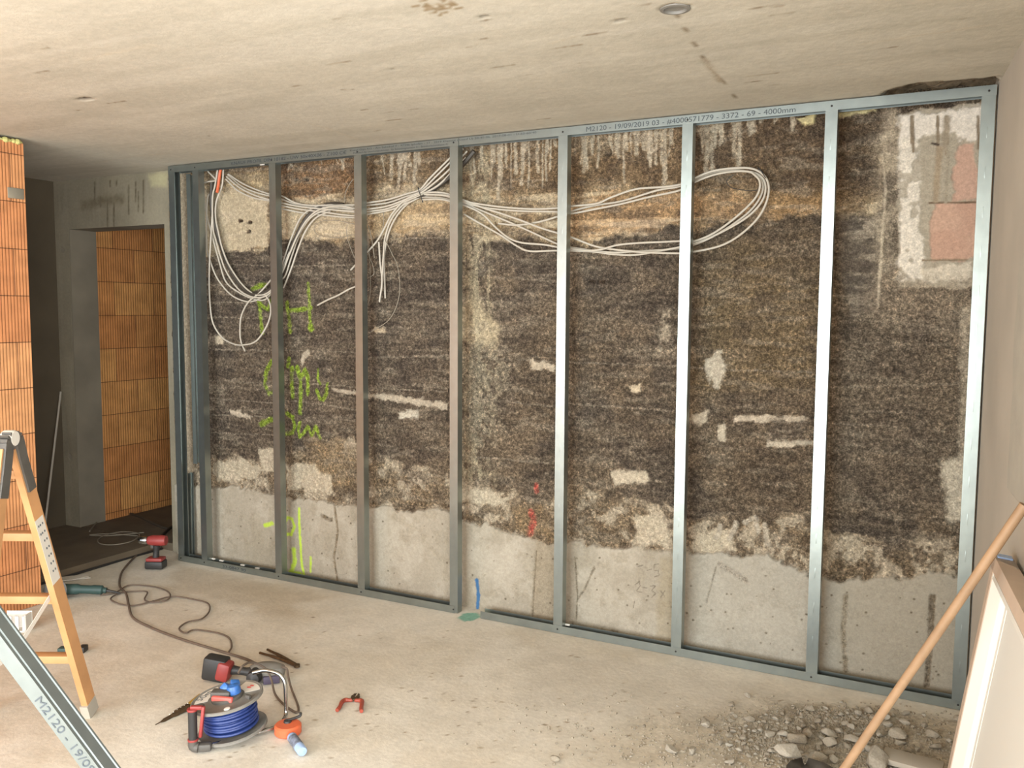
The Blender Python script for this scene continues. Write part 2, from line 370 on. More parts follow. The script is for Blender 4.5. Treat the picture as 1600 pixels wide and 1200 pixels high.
# holes
for u, v in [(375, 345), (390, 347), (462, 280), (478, 281), (950, 241), (388, 362), (1138, 350), (940, 441), (925, 440)]:
    x, z = WP([(u, v)])[0]; P.stroke([(x - .01, z), (x + .01, z)], .011, (62, 50, 38), .5, 1., .01)
# thin board lines
rs = random.Random(3)
def hl(u0, v0, u1, v1, w=.0035, c=(168, 154, 132), br=.75, seed=1):
    a, b = WP([(u0, v0), (u1, v1)]); n = 26
    pts = [(a[0] + (b[0] - a[0]) * i / n, a[1] + (b[1] - a[1]) * i / n + rs.uniform(-.004, .004)) for i in range(n + 1)]
    P.stroke(pts, w, c, .6, None, -.002, br, seed)
for i, q in enumerate([(320, 412, 420, 415), (440, 416, 555, 415), (320, 445, 418, 446), (320, 472, 415, 474), (330, 495, 415, 498), (325, 545, 425, 548), (445, 547, 555, 551), (325, 594, 428, 600),
    (445, 598, 700, 612), (325, 622, 428, 630), (445, 625, 560, 640), (570, 560, 705, 555), (330, 648, 430, 652), (330, 676, 430, 680), (720, 428, 870, 440), (725, 556, 870, 566), (890, 566, 1055, 572), (720, 620, 868, 635), (885, 630, 1052, 642), (720, 712, 865, 724),
    (1080, 575, 1268, 582), (1150, 650, 1265, 660), (1345, 500, 1510, 500), (1290, 534, 1500, 540), (1340, 642, 1440, 646), (1370, 685, 1495, 688), (1390, 724, 1480, 728), (1300, 605, 1500, 600), (1290, 560, 1360, 562), (575, 372, 700, 372), (1290, 660, 1400, 668)]):
    hl(*q, w=rs.uniform(.0025, .005), seed=i)
# whitish drips under the ceiling
for a, b, n, lo, hi in [(590, 655, 16, 20, 75), (728, 870, 34, 15, 95), (892, 1058, 44, 15, 110), (1085, 1180, 22, 15, 90), (1190, 1270, 8, 8, 40), (440, 555, 6, 8, 25)]:
    for i in range(n):
        u = rs.uniform(a, b); v = 258 - (u - 264) * .099 + 14 + rs.uniform(-6, 4); L = rs.uniform(lo, hi) * rs.uniform(.4, 1); w = rs.uniform(.0025, .010)
        pts = WP([(u, v), (u + rs.uniform(-2, 2), v + L * .5), (u + rs.uniform(-2, 2), v + L)])
        P.stroke(pts, w, (190, 176, 150), .7, .5, None, .55, 100 + i)
P.lay(polymask(X, Z, WP([(892, 215), (1058, 200), (1058, 225), (892, 240)]), .03, .05, 33, .05) * .45 * sstep(.4, .6, fv), (182, 166, 138))
# cement slurry run
P.lay(polymask(X, Z, WP([(728, 250), (765, 250), (770, 760), (725, 760)]), .03, .09, 34, .05) * sstep(.42, .62, f3 * .5 + fv * .5) * .8, (196, 180, 146), .7)
P.lay(polymask(X, Z, WP([(722, 480), (738, 462), (762, 490), (785, 520), (775, 545), (722, 530)]), .02, .06, 35, .03) * .85, (196, 178, 142), .5)
P.stroke(WP([(734, 482), (735, 500), (737, 528)]), .022, (104, 90, 68), .6, .7, None, .3, 9)
for (u, v, r_) in [(760, 572, 40), (755, 600, 34), (750, 668, 30), (740, 640, 22)]:
    x, z = WP([(u, v)])[0]; q = np.exp(-((X - x) ** 2 + (Z - z) ** 2) / (2 * (r_ * .0022) ** 2)); P.lay(q * sstep(.45, .6, f4 * .4 + f3 * .6), (205, 190, 160), 1., -.006)
# pale patches
for poly, c in [([(1104, 562), (1118, 552), (1128, 560), (1138, 570), (1134, 588), (1122, 610), (1116, 604), (1108, 590), (1101, 578)], (200, 188, 164)),
    ([(1120, 548), (1128, 546), (1130, 553), (1122, 554)], (196, 184, 160)),
    ([(518, 606), (545, 610), (600, 616), (650, 622), (700, 632), (700, 640), (650, 632), (600, 624), (545, 616), (520, 610)], (186, 172, 148)),
    ([(622, 645), (652, 640), (655, 654), (624, 656)], (204, 194, 172)), ([(828, 563), (850, 566), (868, 572), (868, 580), (830, 576)], (176, 162, 138)),
    ([(1080, 648), (1108, 642), (1106, 660), (1082, 662)], (176, 162, 138)), ([(1150, 650), (1262, 650), (1262, 658), (1150, 660)], (172, 158, 136)),
    ([(1198, 688), (1268, 688), (1268, 696), (1198, 700)], (184, 172, 150)), ([(360, 640), (376, 642), (394, 650), (392, 656), (362, 648)], (186, 172, 148)),
    ([(985, 600), (1003, 600), (1002, 612), (984, 612)], (150, 136, 112)),
    ([(1122, 660), (1134, 662), (1134, 688), (1126, 688)], (170, 158, 136)), ([(336, 524), (350, 528), (348, 538), (336, 536)], (160, 146, 122)),
    ([(470, 560), (480, 546), (484, 552), (472, 572)], (186, 172, 148)), ([(585, 512), (602, 512), (602, 520), (585, 520)], (140, 124, 100)),
    ([(955, 735), (1010, 735), (1015, 752), (960, 758)], (160, 148, 126))]:
    P.lay(polymask(X, Z, WP(poly), .010, .03, hash(poly[0]) % 97, .008), c, .35, -.006)
P.lay(polymask(X, Z, WP([(1205, 655), (1262, 655), (1262, 686), (1205, 690)]), .02, .05, 36, .02) * .7, (66, 58, 50), .8, .008)
P.lay(polymask(X, Z, WP([(1310, 338), (1378, 336), (1376, 480), (1330, 500), (1312, 420)]), .012, .05, 37, .02) * .75, (64, 58, 50), .5)
P.stroke(WP([(1380, 240), (1384, 300), (1378, 380), (1372, 480)]), .006, (168, 156, 134), .6, .3, -.004)
P.stroke(WP([(1392, 180), (1388, 260)]), .03, (130, 118, 98), .8, .4)
P.lay(polymask(X, Z, WP([(1362, 205), (1412, 200), (1404, 440), (1372, 430)]), .02, .06, 38, .03) * .6, (122, 112, 94), .5)
# window niche / whitewash / exposed bricks at right
niche = polymask(X, Z, WP([(1405, 178), (1545, 160), (1530, 450), (1405, 450)]), .01, .04, 39, .01); P.r *= (1 - niche * .7)
P.lay(polymask(X, Z, WP([(1405, 178), (1545, 160), (1530, 450), (1405, 450)]), .01, .04, 39, .01), (160, 150, 130), .15)
P.lay(polymask(X, Z, WP([(1405, 182), (1545, 164), (1538, 215), (1500, 222), (1495, 205), (1445, 216), (1405, 225)]), .012, .03, 40, .008), (222, 212, 196), .15, -.004)
P.lay(polymask(X, Z, WP([(1405, 215), (1436, 215), (1438, 300), (1444, 440), (1405, 438)]), .012, .03, 41, .01) * (1 - .8 * sstep(.55, .66, f3)), (220, 210, 192), .25, -.004)
P.lay(polymask(X, Z, WP([(1440, 418), (1520, 410), (1515, 436), (1440, 442)]), .008, .03, 42, .008), (206, 194, 172), .2, -.003)
P.lay(polymask(X, Z, WP([(1498, 228), (1522, 226), (1530, 310), (1488, 314), (1490, 260)]), .008, .04, 43, .006), (190, 154, 132), .1, .004)
P.lay(polymask(X, Z, WP([(1462, 318), (1530, 314), (1524, 400), (1500, 408), (1455, 406), (1452, 350)]), .006, .04, 44, .006), (192, 156, 132), .1, .004)
P.lay(polymask(X, Z, WP([(1462, 318), (1530, 314), (1524, 400), (1500, 408), (1455, 406), (1452, 350)]), .006, .04, 44, .006) * sstep(.45, .6, f2) * .6, (176, 138, 116))
P.stroke(WP([(1452, 317), (1530, 316)]), .004, (96, 78, 60), .5)
P.stroke(WP([(1442, 407), (1510, 406)]), .004, (120, 104, 82), .5)
for u in (1424, 1426, 1465, 1478, 1480, 1528):
    P.stroke(WP([(u, 182), (u + 1, 215 + (u * 7) % 30)]), .006, (120, 106, 86), .5)
P.stroke(WP([(1480, 185), (1476, 232)]), .014, (140, 128, 108), .6)
P.stroke(WP([(1482, 228), (1478, 316)]), .006, (146, 136, 116), .6)
P.stroke(WP([(1468, 232), (1462, 312)]), .012, (146, 130, 106), .6)
P.stroke(WP([(1456, 224), (1466, 226)]), .005, (56, 46, 36), .5)
P.lay(polymask(X, Z, WP([(1375, 430), (1530, 445), (1520, 520), (1360, 500)]), .03, .06, 45, .04) * .5, (150, 134, 112), .8)
P.lay(polymask(X, Z, WP([(1410, 500), (1505, 500), (1500, 520), (1410, 522)]), .02, .06, 46, .02) * .6, (84, 76, 66), .8)
P.lay(polymask(X, Z, WP([(1470, 720), (1520, 700), (1520, 815), (1478, 815), (1478, 770)]), .01, .04, 47, .02) * .85, (150, 142, 124), .3)
P.lay(polymask(X, Z, WP([(1502, 480), (1530, 480), (1525, 720), (1497, 720)]), .008, .04, 48, .015) * .7, (134, 124, 106), .5)
# foam blobs at the top
P.lay(polymask(X, Z, WP([(1245, 184), (1275, 178), (1272, 192), (1258, 199), (1250, 192)]), .006, .03, 49, .004), (214, 200, 142), .3, -.02)
P.lay(polymask(X, Z, WP([(1310, 176), (1370, 168), (1370, 174), (1330, 180), (1312, 186)]), .006, .03, 49, .004), (206, 194, 140), .3, -.01)
# crumbling band and the smooth plinth
bt = zline([(300, 722), (340, 716), (420, 728), (500, 682), (560, 695), (640, 740), (705, 745), (720, 760), (790, 772), (860, 785), (890, 760), (1000, 790), (1055, 800), (1080, 812), (1260, 818), (1300, 835), (1400, 850), (1520, 850)])
bb = zline([(300, 758), (380, 762), (430, 775), (560, 790), (700, 798), (720, 808), (780, 826), (860, 850), (885, 846), (1050, 862), (1080, 863), (1200, 872), (1270, 900), (1310, 905), (1420, 905), (1450, 895), (1540, 910)])
band = sstep(-.03, .03, bt - Z + (f2 - .5) * .16 + (f3 - .5) * .06)
P.lay(band, (142, 124, 98), 1.); P.lay(band * sstep(.45, .6, f2), (168, 154, 130), .6); P.lay(band * sstep(.52, .4, f3) * .7, (92, 76, 56), 1., .012)
P.lay(polymask(X, Z, WP([(480, 690), (560, 700), (560, 765), (500, 752)]), .04, .08, 55, .04) * .8, (146, 124, 92), 1.)
P.lay(polymask(X, Z, WP([(800, 790), (862, 800), (862, 845), (810, 830)]), .03, .08, 56, .03) * .7, (146, 122, 88), 1.)
for poly in ([(445, 730), (480, 722), (515, 745), (520, 770), (450, 765)], [(405, 700), (428, 698), (428, 740), (410, 735)], [(722, 765), (760, 768), (800, 780), (780, 792), (722, 780)], [(985, 810), (1025, 802), (1050, 830), (1050, 855), (1000, 850)], [(1080, 835), (1140, 830), (1150, 862), (1082, 862)], [(335, 722), (380, 716), (415, 735), (390, 750), (335, 748)]):
    P.lay(polymask(X, Z, WP(poly), .015, .05, 57, .015) * .85, (172, 160, 136), .3, -.006)
P.d += band * (f3 - .5) * .035 + (1 - band) * ((f2 - .5) * .012 + (f3 - .5) * .014 + (f4 - .5) * .007) * P.r
pl = sstep(-.006, .006, bb - Z + (f3 - .5) * .045 + (f2 - .5) * .05)
gap = np.exp(-((bb - Z + (f3 - .5) * .045 + (f2 - .5) * .05) / .012) ** 2)
P.lay(gap * .6 * sstep(.4, .6, fbm(X, Z, .1, 88, 3)), (86, 74, 58), .6, .01)
gv = fbm(X, Z, .5, 91, 4)
P.lay(pl, (178, 167, 146), .05); P.lay(pl * sstep(.4, .62, gv) * .6, (168, 158, 138)); P.lay(pl * sstep(.55, .7, fbm(X, Z, .2, 93, 4)) * .4, (200, 190, 170))
P.d = P.d * (1 - pl) - pl * .016 + pl * (f2 - .5) * .004
cxr = WP([(1070, 900)])[0][0]
P.lay(pl * sstep(.52, .66, fbm(X, Z, .05, 161, 4)) * .35, (156, 144, 120), .2); P.lay(pl * sstep(.56, .66, fbm(X, Z, .3, 171, 5)) * .5, (196, 186, 166))
P.lay(pl * sstep(.55, .7, fbm(X, Z, .35, 181, 4, .5, .4, 2.5)) * .4, (162, 150, 124))
P.lay(pl * sstep(cxr - .1, cxr + .15, X) * .5, (178, 174, 160))
P.lay(pl * sstep(WP([(1290, 950)])[0][0], WP([(1320, 950)])[0][0], X) * .6, (160, 148, 126))
P.lay(pl * polymask(X, Z, WP([(838, 840), (868, 850), (868, 985), (832, 975)]), .01, .05, 59, .01) * .6, (158, 142, 114), .2)
P.lay(pl * polymask(X, Z, WP([(1035, 870), (1060, 870), (1060, 1020), (1025, 1015)]), .01, .05, 59, .02) * .45, (166, 150, 116))
for pts, w, c in [([(525, 790), (530, 830), (524, 870), (530, 910)], .008, (146, 130, 104)), ([(900, 870), (904, 930), (902, 965)], .004, (140, 128, 106)), ([(930, 885), (915, 920), (904, 935)], .005, (150, 138, 116)),
    ([(505, 805), (520, 812)], .012, (122, 106, 82)), ([(840, 860), (836, 920), (834, 965)], .004, (140, 126, 102)), ([(1322, 930), (1318, 990), (1322, 1045)], .010, (150, 136, 112)), ([(1120, 885), (1105, 940)], .003, (150, 142, 124)),
    ([(1455, 930), (1452, 1000), (1446, 1070)], .007, (124, 110, 90)), ([(1460, 930), (1456, 1000), (1450, 1070)], .006, (128, 114, 92)), ([(1125, 880), (1165, 905)], .012, (170, 160, 142))]:
    P.stroke(WP(pts), w, c, .6, .5, .004, .35, 60)
P.lay(polymask(X, Z, WP([(892, 975), (960, 985), (1050, 1010), (1050, 1040), (892, 1000)]), .02, .03, 61, .02) * sstep(.45, .6, f3) * .8, (112, 98, 76), .6)
for q in range(150):
    u = rs.uniform(325, 1490); x, z = WP([(u, 900)])[0]; z = rs.uniform(.05, .5)
    if True: P.stroke([(x, z), (x + .002, z)], rs.uniform(.002, .005), (110, 98, 78), .5, None, None, 0, 62) if z < np.interp(x, xs, bb[:, 0]) - .05 else None
for pts in ([(1150, 818), (1146, 830), (1140, 842)], [(1165, 816), (1180, 808), (1184, 830)], [(1126, 822), (1120, 840)], [(1195, 820), (1200, 850)]):
    P.stroke(WP(pts), .012, (194, 182, 160), .5, .3, -.006, .4, 63)
# spray paint
G = (170, 200, 40); G2 = (196, 226, 44)
def sp(pts, w=.012, c=G, br=.3): P.stroke(WP(pts), w, c, .55, None, None, br, 70)
sp([(394, 452), (404, 447), (414, 446)], .014); sp([(404, 470), (407, 490), (410, 520)], .012); sp([(404, 470), (412, 480), (420, 484), (422, 470)], .010)
sp([(449, 473), (451, 495), (453, 518)]); sp([(452, 485), (470, 484), (486, 481)]); sp([(481, 444), (483, 470), (485, 515)], .011)
P.stroke(WP([(485, 508), (486, 514)]), .018, G, .4, None, None, .2, 71)
sp([(424, 564), (416, 580), (414, 600), (420, 615), (428, 612)]); sp([(452, 560), (450, 572)], .012, G, .3); sp([(456, 575), (456, 600), (457, 620)], .014)
sp([(464, 574), (469, 590), (470, 615), (469, 645)], .013); sp([(470, 590), (476, 578), (481, 590), (481, 615)], .012); sp([(497, 577), (496, 592), (500, 600)], .007)
sp([(495, 610), (499, 622), (505, 625), (510, 614), (511, 600)], .010)
sp([(408, 663), (418, 658), (424, 655)], .016, G, .35); sp([(448, 646), (457, 652), (460, 665), (457, 676), (447, 678)], .012); sp([(470, 660), (466, 672), (468, 682), (474, 678), (482, 667), (487, 680), (494, 666), (500, 684)], .010)
sp([(417, 820), (428, 817)], .013, G2, .1); sp([(447, 818), (452, 808), (459, 810), (463, 822), (458, 834), (450, 834), (447, 824)], .010, G2, .05); sp([(470, 794), (471, 830), (474, 880), (478, 898)], .009, G2, .05)
sp([(462, 858), (463, 878), (457, 895), (472, 897)], .016, G2, .1); sp([(488, 870), (488, 892)], .008, G2, .3); sp([(444, 855), (443, 890)], .010, G2, .2)
R_ = (188, 84, 70)
sp([(838, 757), (839, 768)], .012, R_, .5); sp([(830, 800), (833, 815), (828, 832)], .018, R_, .45)
P.stroke(WP([(747, 905), (750, 928), (748, 952)]), .011, (66, 116, 162), .35)
# pencil sums on the plinth
for pts in ([(998, 884), (1006, 882)], [(1012, 890), (1020, 888)], [(1030, 880), (1024, 881), (1024, 890), (1030, 890), (1031, 898), (1024, 900)], [(994, 912), (1000, 908), (1002, 914), (996, 922), (1004, 924)], [(1006, 917), (1012, 917)], [(1018, 914), (1026, 914), (1020, 921), (1026, 926), (1020, 932)], [(1034, 922), (1040, 930)], [(1040, 922), (1034, 932)], [(993, 938), (991, 948)]):
    P.stroke(WP(pts), .0022, (128, 118, 102), .5)
P.lay(polymask(X, Z, WP([(282, 266), (297, 266), (303, 880), (286, 880)]), .004, .04, 66, .01), (168, 152, 126), .3)
P.lay(polymask(X, Z, WP([(1028, 486), (1052, 482), (1054, 545), (1030, 552)]), .02, .03, 67, .02) * sstep(.47, .58, f3) * .7, (170, 156, 132), .6)
P.lay(sstep(.54, .68, fbm(X, Z, .06, 141, 4, .6, 2.5, .6)) * .35 * (1 - pl) * (1 - niche), (150, 138, 118)); P.lay(sstep(.46, .34, fbm(X, Z, .07, 151, 4, .6, 1.6, .8)) * .45 * (1 - pl) * (1 - niche), (74, 64, 54))
lum0 = P.c @ np.array([.25, .65, .10]); P.c = P.c * .92 + lum0[..., None] * .08
lum = P.c.mean(-1); P.c *= (1.02 + .12 * niche + 1.75 * (1 - pl) * (1 - .8 * niche) * (1 - sstep(.10, .42, lum)))[..., None]
P.c *= (1 + (f4 - .5) * .6 * P.r)[..., None]
wallP = np.stack([X, WY + P.d, Z], -1)
tag(gridmesh('wall_back', wallP, P.rgba(), M['wall_paint']), kind='structure')

# ---- floor screed
xs = np.linspace(-.56, 4.95, 560); ys = np.linspace(-6.6, .2, 560); X, Y = np.meshgrid(xs, ys, indexing='ij')
F = Paint(X, Y, (213, 206, 192), .1)
g1 = fbm(X, Y, .9, 201, 5); g2 = fbm(X, Y, .2, 211, 4)
F.lay(sstep(.45, .65, g1) * .6, (200, 190, 172)); F.lay(sstep(.55, .75, g2) * .35, (220, 212, 198)); F.lay(sstep(.5, .3, g2) * .25, (192, 178, 156))
def FP(pts): return [tuple(fl(u, v)[:2]) for u, v in pts]
def fpoly(pts, col, a, amp=.05, s=.15, soft=.06, rough=None, seed=3): F.lay(polymask(X, Y, FP(pts), amp, s, seed, soft) * a, col, rough)
fpoly([(1180, 1095), (1500, 1125), (1500, 1200), (1130, 1200)], (164, 151, 131), .7, rough=.9)
fpoly([(1000, 1120), (1200, 1080), (1250, 1200), (980, 1200)], (184, 172, 152), .5, rough=.5)
fpoly([(850, 1010), (1260, 1080), (1200, 1150), (800, 1100)], (196, 188, 174), .5)
fpoly([(280, 880), (500, 930), (450, 960), (260, 920)], (170, 152, 126), .4)
F.lay(polymask(X, Y, FP([(716, 966), (722, 958), (745, 957), (752, 963), (738, 970), (724, 971)]), .008, .03, 5, .008), (128, 172, 154), .3)
for i in range(230):
    u = rs.uniform(260, 1480); v = rs.uniform(930, 1199)
    if v < 905 + (u - 280) * .19: continue
    x, y = FP([(u, v)])[0]; F.stroke([(x, y), (x + rs.uniform(-.012, .012), y + rs.uniform(-.006, .006))], rs.uniform(.003, .006), rs.choice([(150, 132, 108), (166, 150, 126), (138, 122, 100)]), .6)
tag(gridmesh('floor', np.stack([X, Y, (g2 - .5) * .004 - .002], -1), F.rgba(), M['floor_paint']), kind='structure')
# ---- raised slab edge in the recess
b = MB().box((-1.28, -2.58, -.03), (1.44, 5.44, .16), mi=0)
b.box((-.53, 2.05, -.029), (2.0, 3.8, .158)); o = b.build('floor_recess', M['dark_floor']); tag(o, kind='structure')
b = MB().tube([(-.555, -1.0, .004), (-.55, -.5, .006), (-.56, -.1, .004), (-.55, .14, .006)], .008, 6, smooth=4)
tag(rebase(b.build('screed_edge_strip', M['black'])), 'dark edge strip along the rim of the pale screed by the recess', 'strip')

# ---- ceiling
xs = np.linspace(-2.3, 4.95, 480); ys = np.linspace(-6.6, .35, 480); X, Y = np.meshgrid(xs, ys, indexing='ij')
CZ = H + .006
Cp = Paint(X, Y, (204, 196, 178), .1)
h1 = fbm(X, Y, .25, 301, 5, .55, 5., .5); h2 = fbm(X, Y, 1.2, 311, 4)
Cp.lay(sstep(.45, .62, h1) * .5, (192, 183, 165)); Cp.lay(sstep(.55, .4, h1) * .35, (214, 206, 190)); Cp.lay(sstep(.45, .65, h2) * .4, (208, 199, 180))
for i in range(90):
    x = rs.uniform(-.5, 4.4); y = rs.uniform(-3, .0); Cp.stroke([(x, y), (x + rs.uniform(.02, .12), y + rs.uniform(-.01, .01))], rs.uniform(.003, .007), rs.choice([(214, 202, 182), (150, 134, 112), (158, 142, 120)]), .6, None, None, .5)
def CP(pts): return [tuple(hit(u, v, 2, CZ)[:2]) for u, v in pts]
Cp.stroke(CP([(1040, -20), (1062, 32), (1100, 92), (1115, 112), (1132, 130), (1158, 164)]), .0025, (150, 136, 114), .6, .3, .001)
Cp.stroke(CP([(1100, 92), (1125, 128)]), .010, (184, 170, 148), .8, .3)
for q in ([(130, 95), (170, 84), (240, 70)], [(860, 68), (880, 62), (900, 58)], [(445, 184), (510, 200), (570, 222)], [(1340, 70), (1460, 52), (1540, 40)], [(150, 255), (200, 245), (265, 240)]):
    Cp.stroke(CP(q), .008, (208, 196, 174), .8, None, None, .4)
for i in range(40):
    u = 690 + rs.gauss(0, 16); v = 12 + rs.gauss(0, 6); x, y = CP([(u, v)])[0]; Cp.stroke([(x, y), (x + .01, y)], .006, (158, 138, 108), .5)
for u, v, r_ in [(968, 33, .009), (133, 155, .022), (755, 27, .008), (612, 108, .006), (236, 131, .005)]:
    x, y = CP([(u, v)])[0]; Cp.stroke([(x - r_, y), (x + r_, y)], r_ * .8, (84, 72, 60), .4, None, .012)
nm = polymask(X, Y, CP([(1380, 146), (1400, 138), (1440, 130), (1470, 128), (1500, 126), (1557, 121), (1562, 136), (1562, 160), (1380, 158)]), .012, .05, 9, .008)
Cp.lay(nm, (132, 118, 98), 1., .03); Cp.d += nm * (fbm(X, Y, .05, 9, 3) - .5) * .05
bx, by = CP([(1055, 14)])[0]; hm = (np.hypot(X - bx, Y - by) < .034); Cp.d += hm * .07; Cp.lay(hm * 1., (70, 66, 62))
tag(gridmesh('ceiling', np.stack([X, Y, CZ + Cp.d], -1), Cp.rgba(), M['ceil_paint'], flip=True), kind='structure')
b = MB().lathe([(.033, .05), (.033, 0), (.035, -.004), (.045, -.003), (.046, .002), (.040, .004)], (bx, by, CZ), n=28)
tag(rebase(b.build('ceiling_box', M['greyplastic'])), 'round grey junction box ring set in the concrete ceiling', 'junction box')
b = MB().box((1.3, -3, CZ + .2), (7.6, 9.6, .2)); tag(b.build('ceiling_slab', M['concrete']), kind='structure')
b = MB().box((-.85, 2.2, H + .05), (2.9, 3.7, .1)); tag(b.build('ceiling_side_room', M['concrete']), kind='structure')

# ---- recess wall with doorway
DX0, DX1, DZ = -1.406, -.445, 2.212
xs = np.linspace(-2.3, -.395, 260); zs = np.linspace(0, 2.60, 320); X, Z = np.meshgrid(xs, zs, indexing='ij')
Q = Paint(X, Z, (170, 160, 136), .1)
q1 = fbm(X, Z, .5, 401, 4); q2 = fbm(X, Z, .1, 411, 4, .55, .4, 4.)
Q.lay(sstep(.4, .65, q1) * .5, (150, 140, 118)); Q.lay(sstep(.55, .7, q2) * .3, (182, 172, 150))
for u, v, L in [(148, 285, 35), (157, 308, 14), (168, 315, 38), (178, 318, 35), (201, 290, 45), (212, 285, 30), (224, 282, 50), (172, 283, 8), (182, 283, 6), (216, 300, 30)]:
    Q.stroke(WP([(u, v), (u, v + L)]), .007, (118, 106, 84), .7, None, None, .3)
Q.stroke(WP([(130, 322), (160, 314), (190, 312)]), .03, (138, 126, 102), .9, None, None, .3)
Q.lay(polymask(X, Z, WP([(232, 272), (262, 268), (262, 292), (236, 292)]), .01, .05, 4, .02), (200, 190, 150))
for u, v in [(97, 390), (109, 712)]: Q.stroke(WP([(u, v), (u + 1, v + 2)]), .012, (70, 60, 48), .5, None, .01)
base = np.stack([X, np.full(X.shape, WY) + Q.d, Z], -1); rg = Q.rgba()
def sub(i0, i1, j0, j1): return base[i0:i1, j0:j1], rg[i0:i1, j0:j1]
ia = int(np.searchsorted(xs, DX0)); ib = int(np.searchsorted(xs, DX1)); jz = int(np.searchsorted(zs, DZ))
base[ia, :, 0] = DX0; base[ib, :, 0] = DX1; base[:, jz, 2] = DZ
def piece(n, s): a, c = s; return gridmesh(n, a, c, M['corr_paint'])
tag(piece('wall_recess', sub(0, ia + 1, 0, 320)), kind='structure')
tag(piece('wall_lintel', sub(ia, ib + 1, jz, 320)), kind='structure')
tag(piece('wall_doorside', sub(ib, 260, 0, 320)), kind='structure')
b = MB()                                                # reveals, 22 cm deep, and the wall core behind the faces
b.box(((-2.3 + DX0) / 2, .25, 1.3), (DX0 + 2.3, .214, 2.6)); b.box(((DX0 + DX1) / 2, .25, (DZ + 2.6) / 2), (DX1 - DX0, .214, 2.6 - DZ))
b.box(((DX1 + 5.1) / 2, .27, 1.3), (5.1 - DX1, .18, 2.6)); tag(b.build('wall_core', M['concrete']), kind='structure')
b = MB().box((-1.62, -1.6, 1.3), (.12, 3.48, 2.6)); tag(b.build('wall_recess_left', newmat('shaded_concrete', (112, 100, 80), .9, noise=.15, nscale=3, k=.6)), kind='structure')  # the recess's shade is put into the concrete as a darker colour
b = MB().box((DX0 - .07, 2.2, 1.3), (.12, 3.68, 2.6)); tag(b.build('wall_side_room', M['brick_b']), kind='structure')
b = MB().box((-.5, 4.0, 1.3), (2.2, .1, 2.6)); tag(b.build('wall_side_room_back', M['concrete']), kind='structure')
b = MB().box((.5, 2.1, 1.3), (.1, 3.6, 2.6)); tag(b.build('wall_side_room_right', M['concrete']), kind='structure')

# ---- brick wall at left, foam joint under the ceiling, mortar pat
b = MB().box((-.237 - .0875, (-.962 - 6.6) / 2, 1.265), (.175, 6.6 - .962, 2.53)); tag(b.build('wall_left', M['brick_a']), kind='structure')
V = []
b = MB()
for k in range(40):
    y = -.97 - k * .022; r_ = rs.uniform(.010, .019)
    b.lathe([(0, -r_), (r_ * .8, -r_ * .6), (r_ * 1.1, 0), (r_ * .8, r_ * .6), (0, r_)], (-.243 + rs.uniform(-.006, .004), y, H - .016), n=8)
tag(rebase(b.build('foam_joint', M['foam'])), 'yellow foam bead squeezed between the brick wall and the ceiling', 'foam')
a0 = Vector(hit(12, 292, 0, -.232)); a1 = Vector(hit(38, 312, 0, -.232))
b = MB().box(((-.234), (a0.y + a1.y) / 2, (a0.z + a1.z) / 2), (.010, abs(a1.y - a0.y), abs(a0.z - a1.z)), bev=.004)
tag(rebase(b.build('mortar_pat', M['concrete'])), 'grey mortar pat smeared on the edge of the orange brick wall', 'mortar')
# ---- right wall (runs out slightly towards the viewer) and back wall with the big opening
WA = math.radians(5.0); wd_ = Vector((math.sin(WA), -math.cos(WA), 0)); wn_ = Vector((math.cos(WA), math.sin(WA), 0))
W0 = Vector((4.372, 0, 0))
def wallpt(s, z, off=0.): p = W0 + wd_ * s - wn_ * off; return Vector((p.x, p.y, z))
def wallray(u, v, off=0.):
    d = ray(u, v); n = np.array(wn_); p0 = np.array(W0 - wn_ * off); t = ((p0 - CAM) @ n) / (d @ n); return Vector(CAM + t * d)
b = MB()
for s0_, s1_, z0_, z1_ in ((-.25, 3.0, -.01, 2.65), (6.3, 6.75, -.01, 2.65), (3.0, 6.3, 2.35, 2.65)):
    b.sweep([(0, z0_), (.12, z0_), (.12, z1_), (0, z1_)], wallpt(s0_, 0), wallpt(s1_, 0), wn_, (0, 0, 1))
tag(b.build('wall_right', M['plaster']), kind='structure')
b = MB(); yb = -6.62
b.box((-.2, yb, 1.3), (.6, .2, 2.6)); b.box((4.45, yb, 1.3), (1.3, .2, 2.6)); b.box((1.95, yb, 2.48), (3.7, .2, .26))
tag(b.build('wall_rear', M['plaster']), kind='structure')
# plaster skim with a broken edge on the right wall
edge = [(1602, 395), (1594, 430), (1593, 470), (1588, 520), (1586, 570), (1586, 610), (1583, 640), (1581, 690), (1578, 730), (1577, 762)]
E_ = [wallray(u, v, .012) for u, v in edge]
b = MB(); s0 = [((p - W0).dot(wd_), p.z) for p in E_]
V = [wallpt(s, z, .018) for s, z in s0] + [wallpt(2.15, s0[-1][1] + .02, .018), wallpt(2.15, s0[0][1], .018)]
V2 = [wallpt(s - .006, z - .004, .0) for s, z in s0] + [wallpt(2.15, s0[-1][1] - .03, 0), wallpt(2.15, s0[0][1], 0)]
n = len(V); b.add(V + V2, [tuple(range(n)), tuple(reversed(range(n, 2 * n)))] + [(i, (i + 1) % n, n + (i + 1) % n, n + i) for i in range(n)])
tag(rebase(b.build('plaster_patch', M['plaster2'], angle=20)), 'pale raised plaster patch with a ragged edge on the right wall', 'plaster')

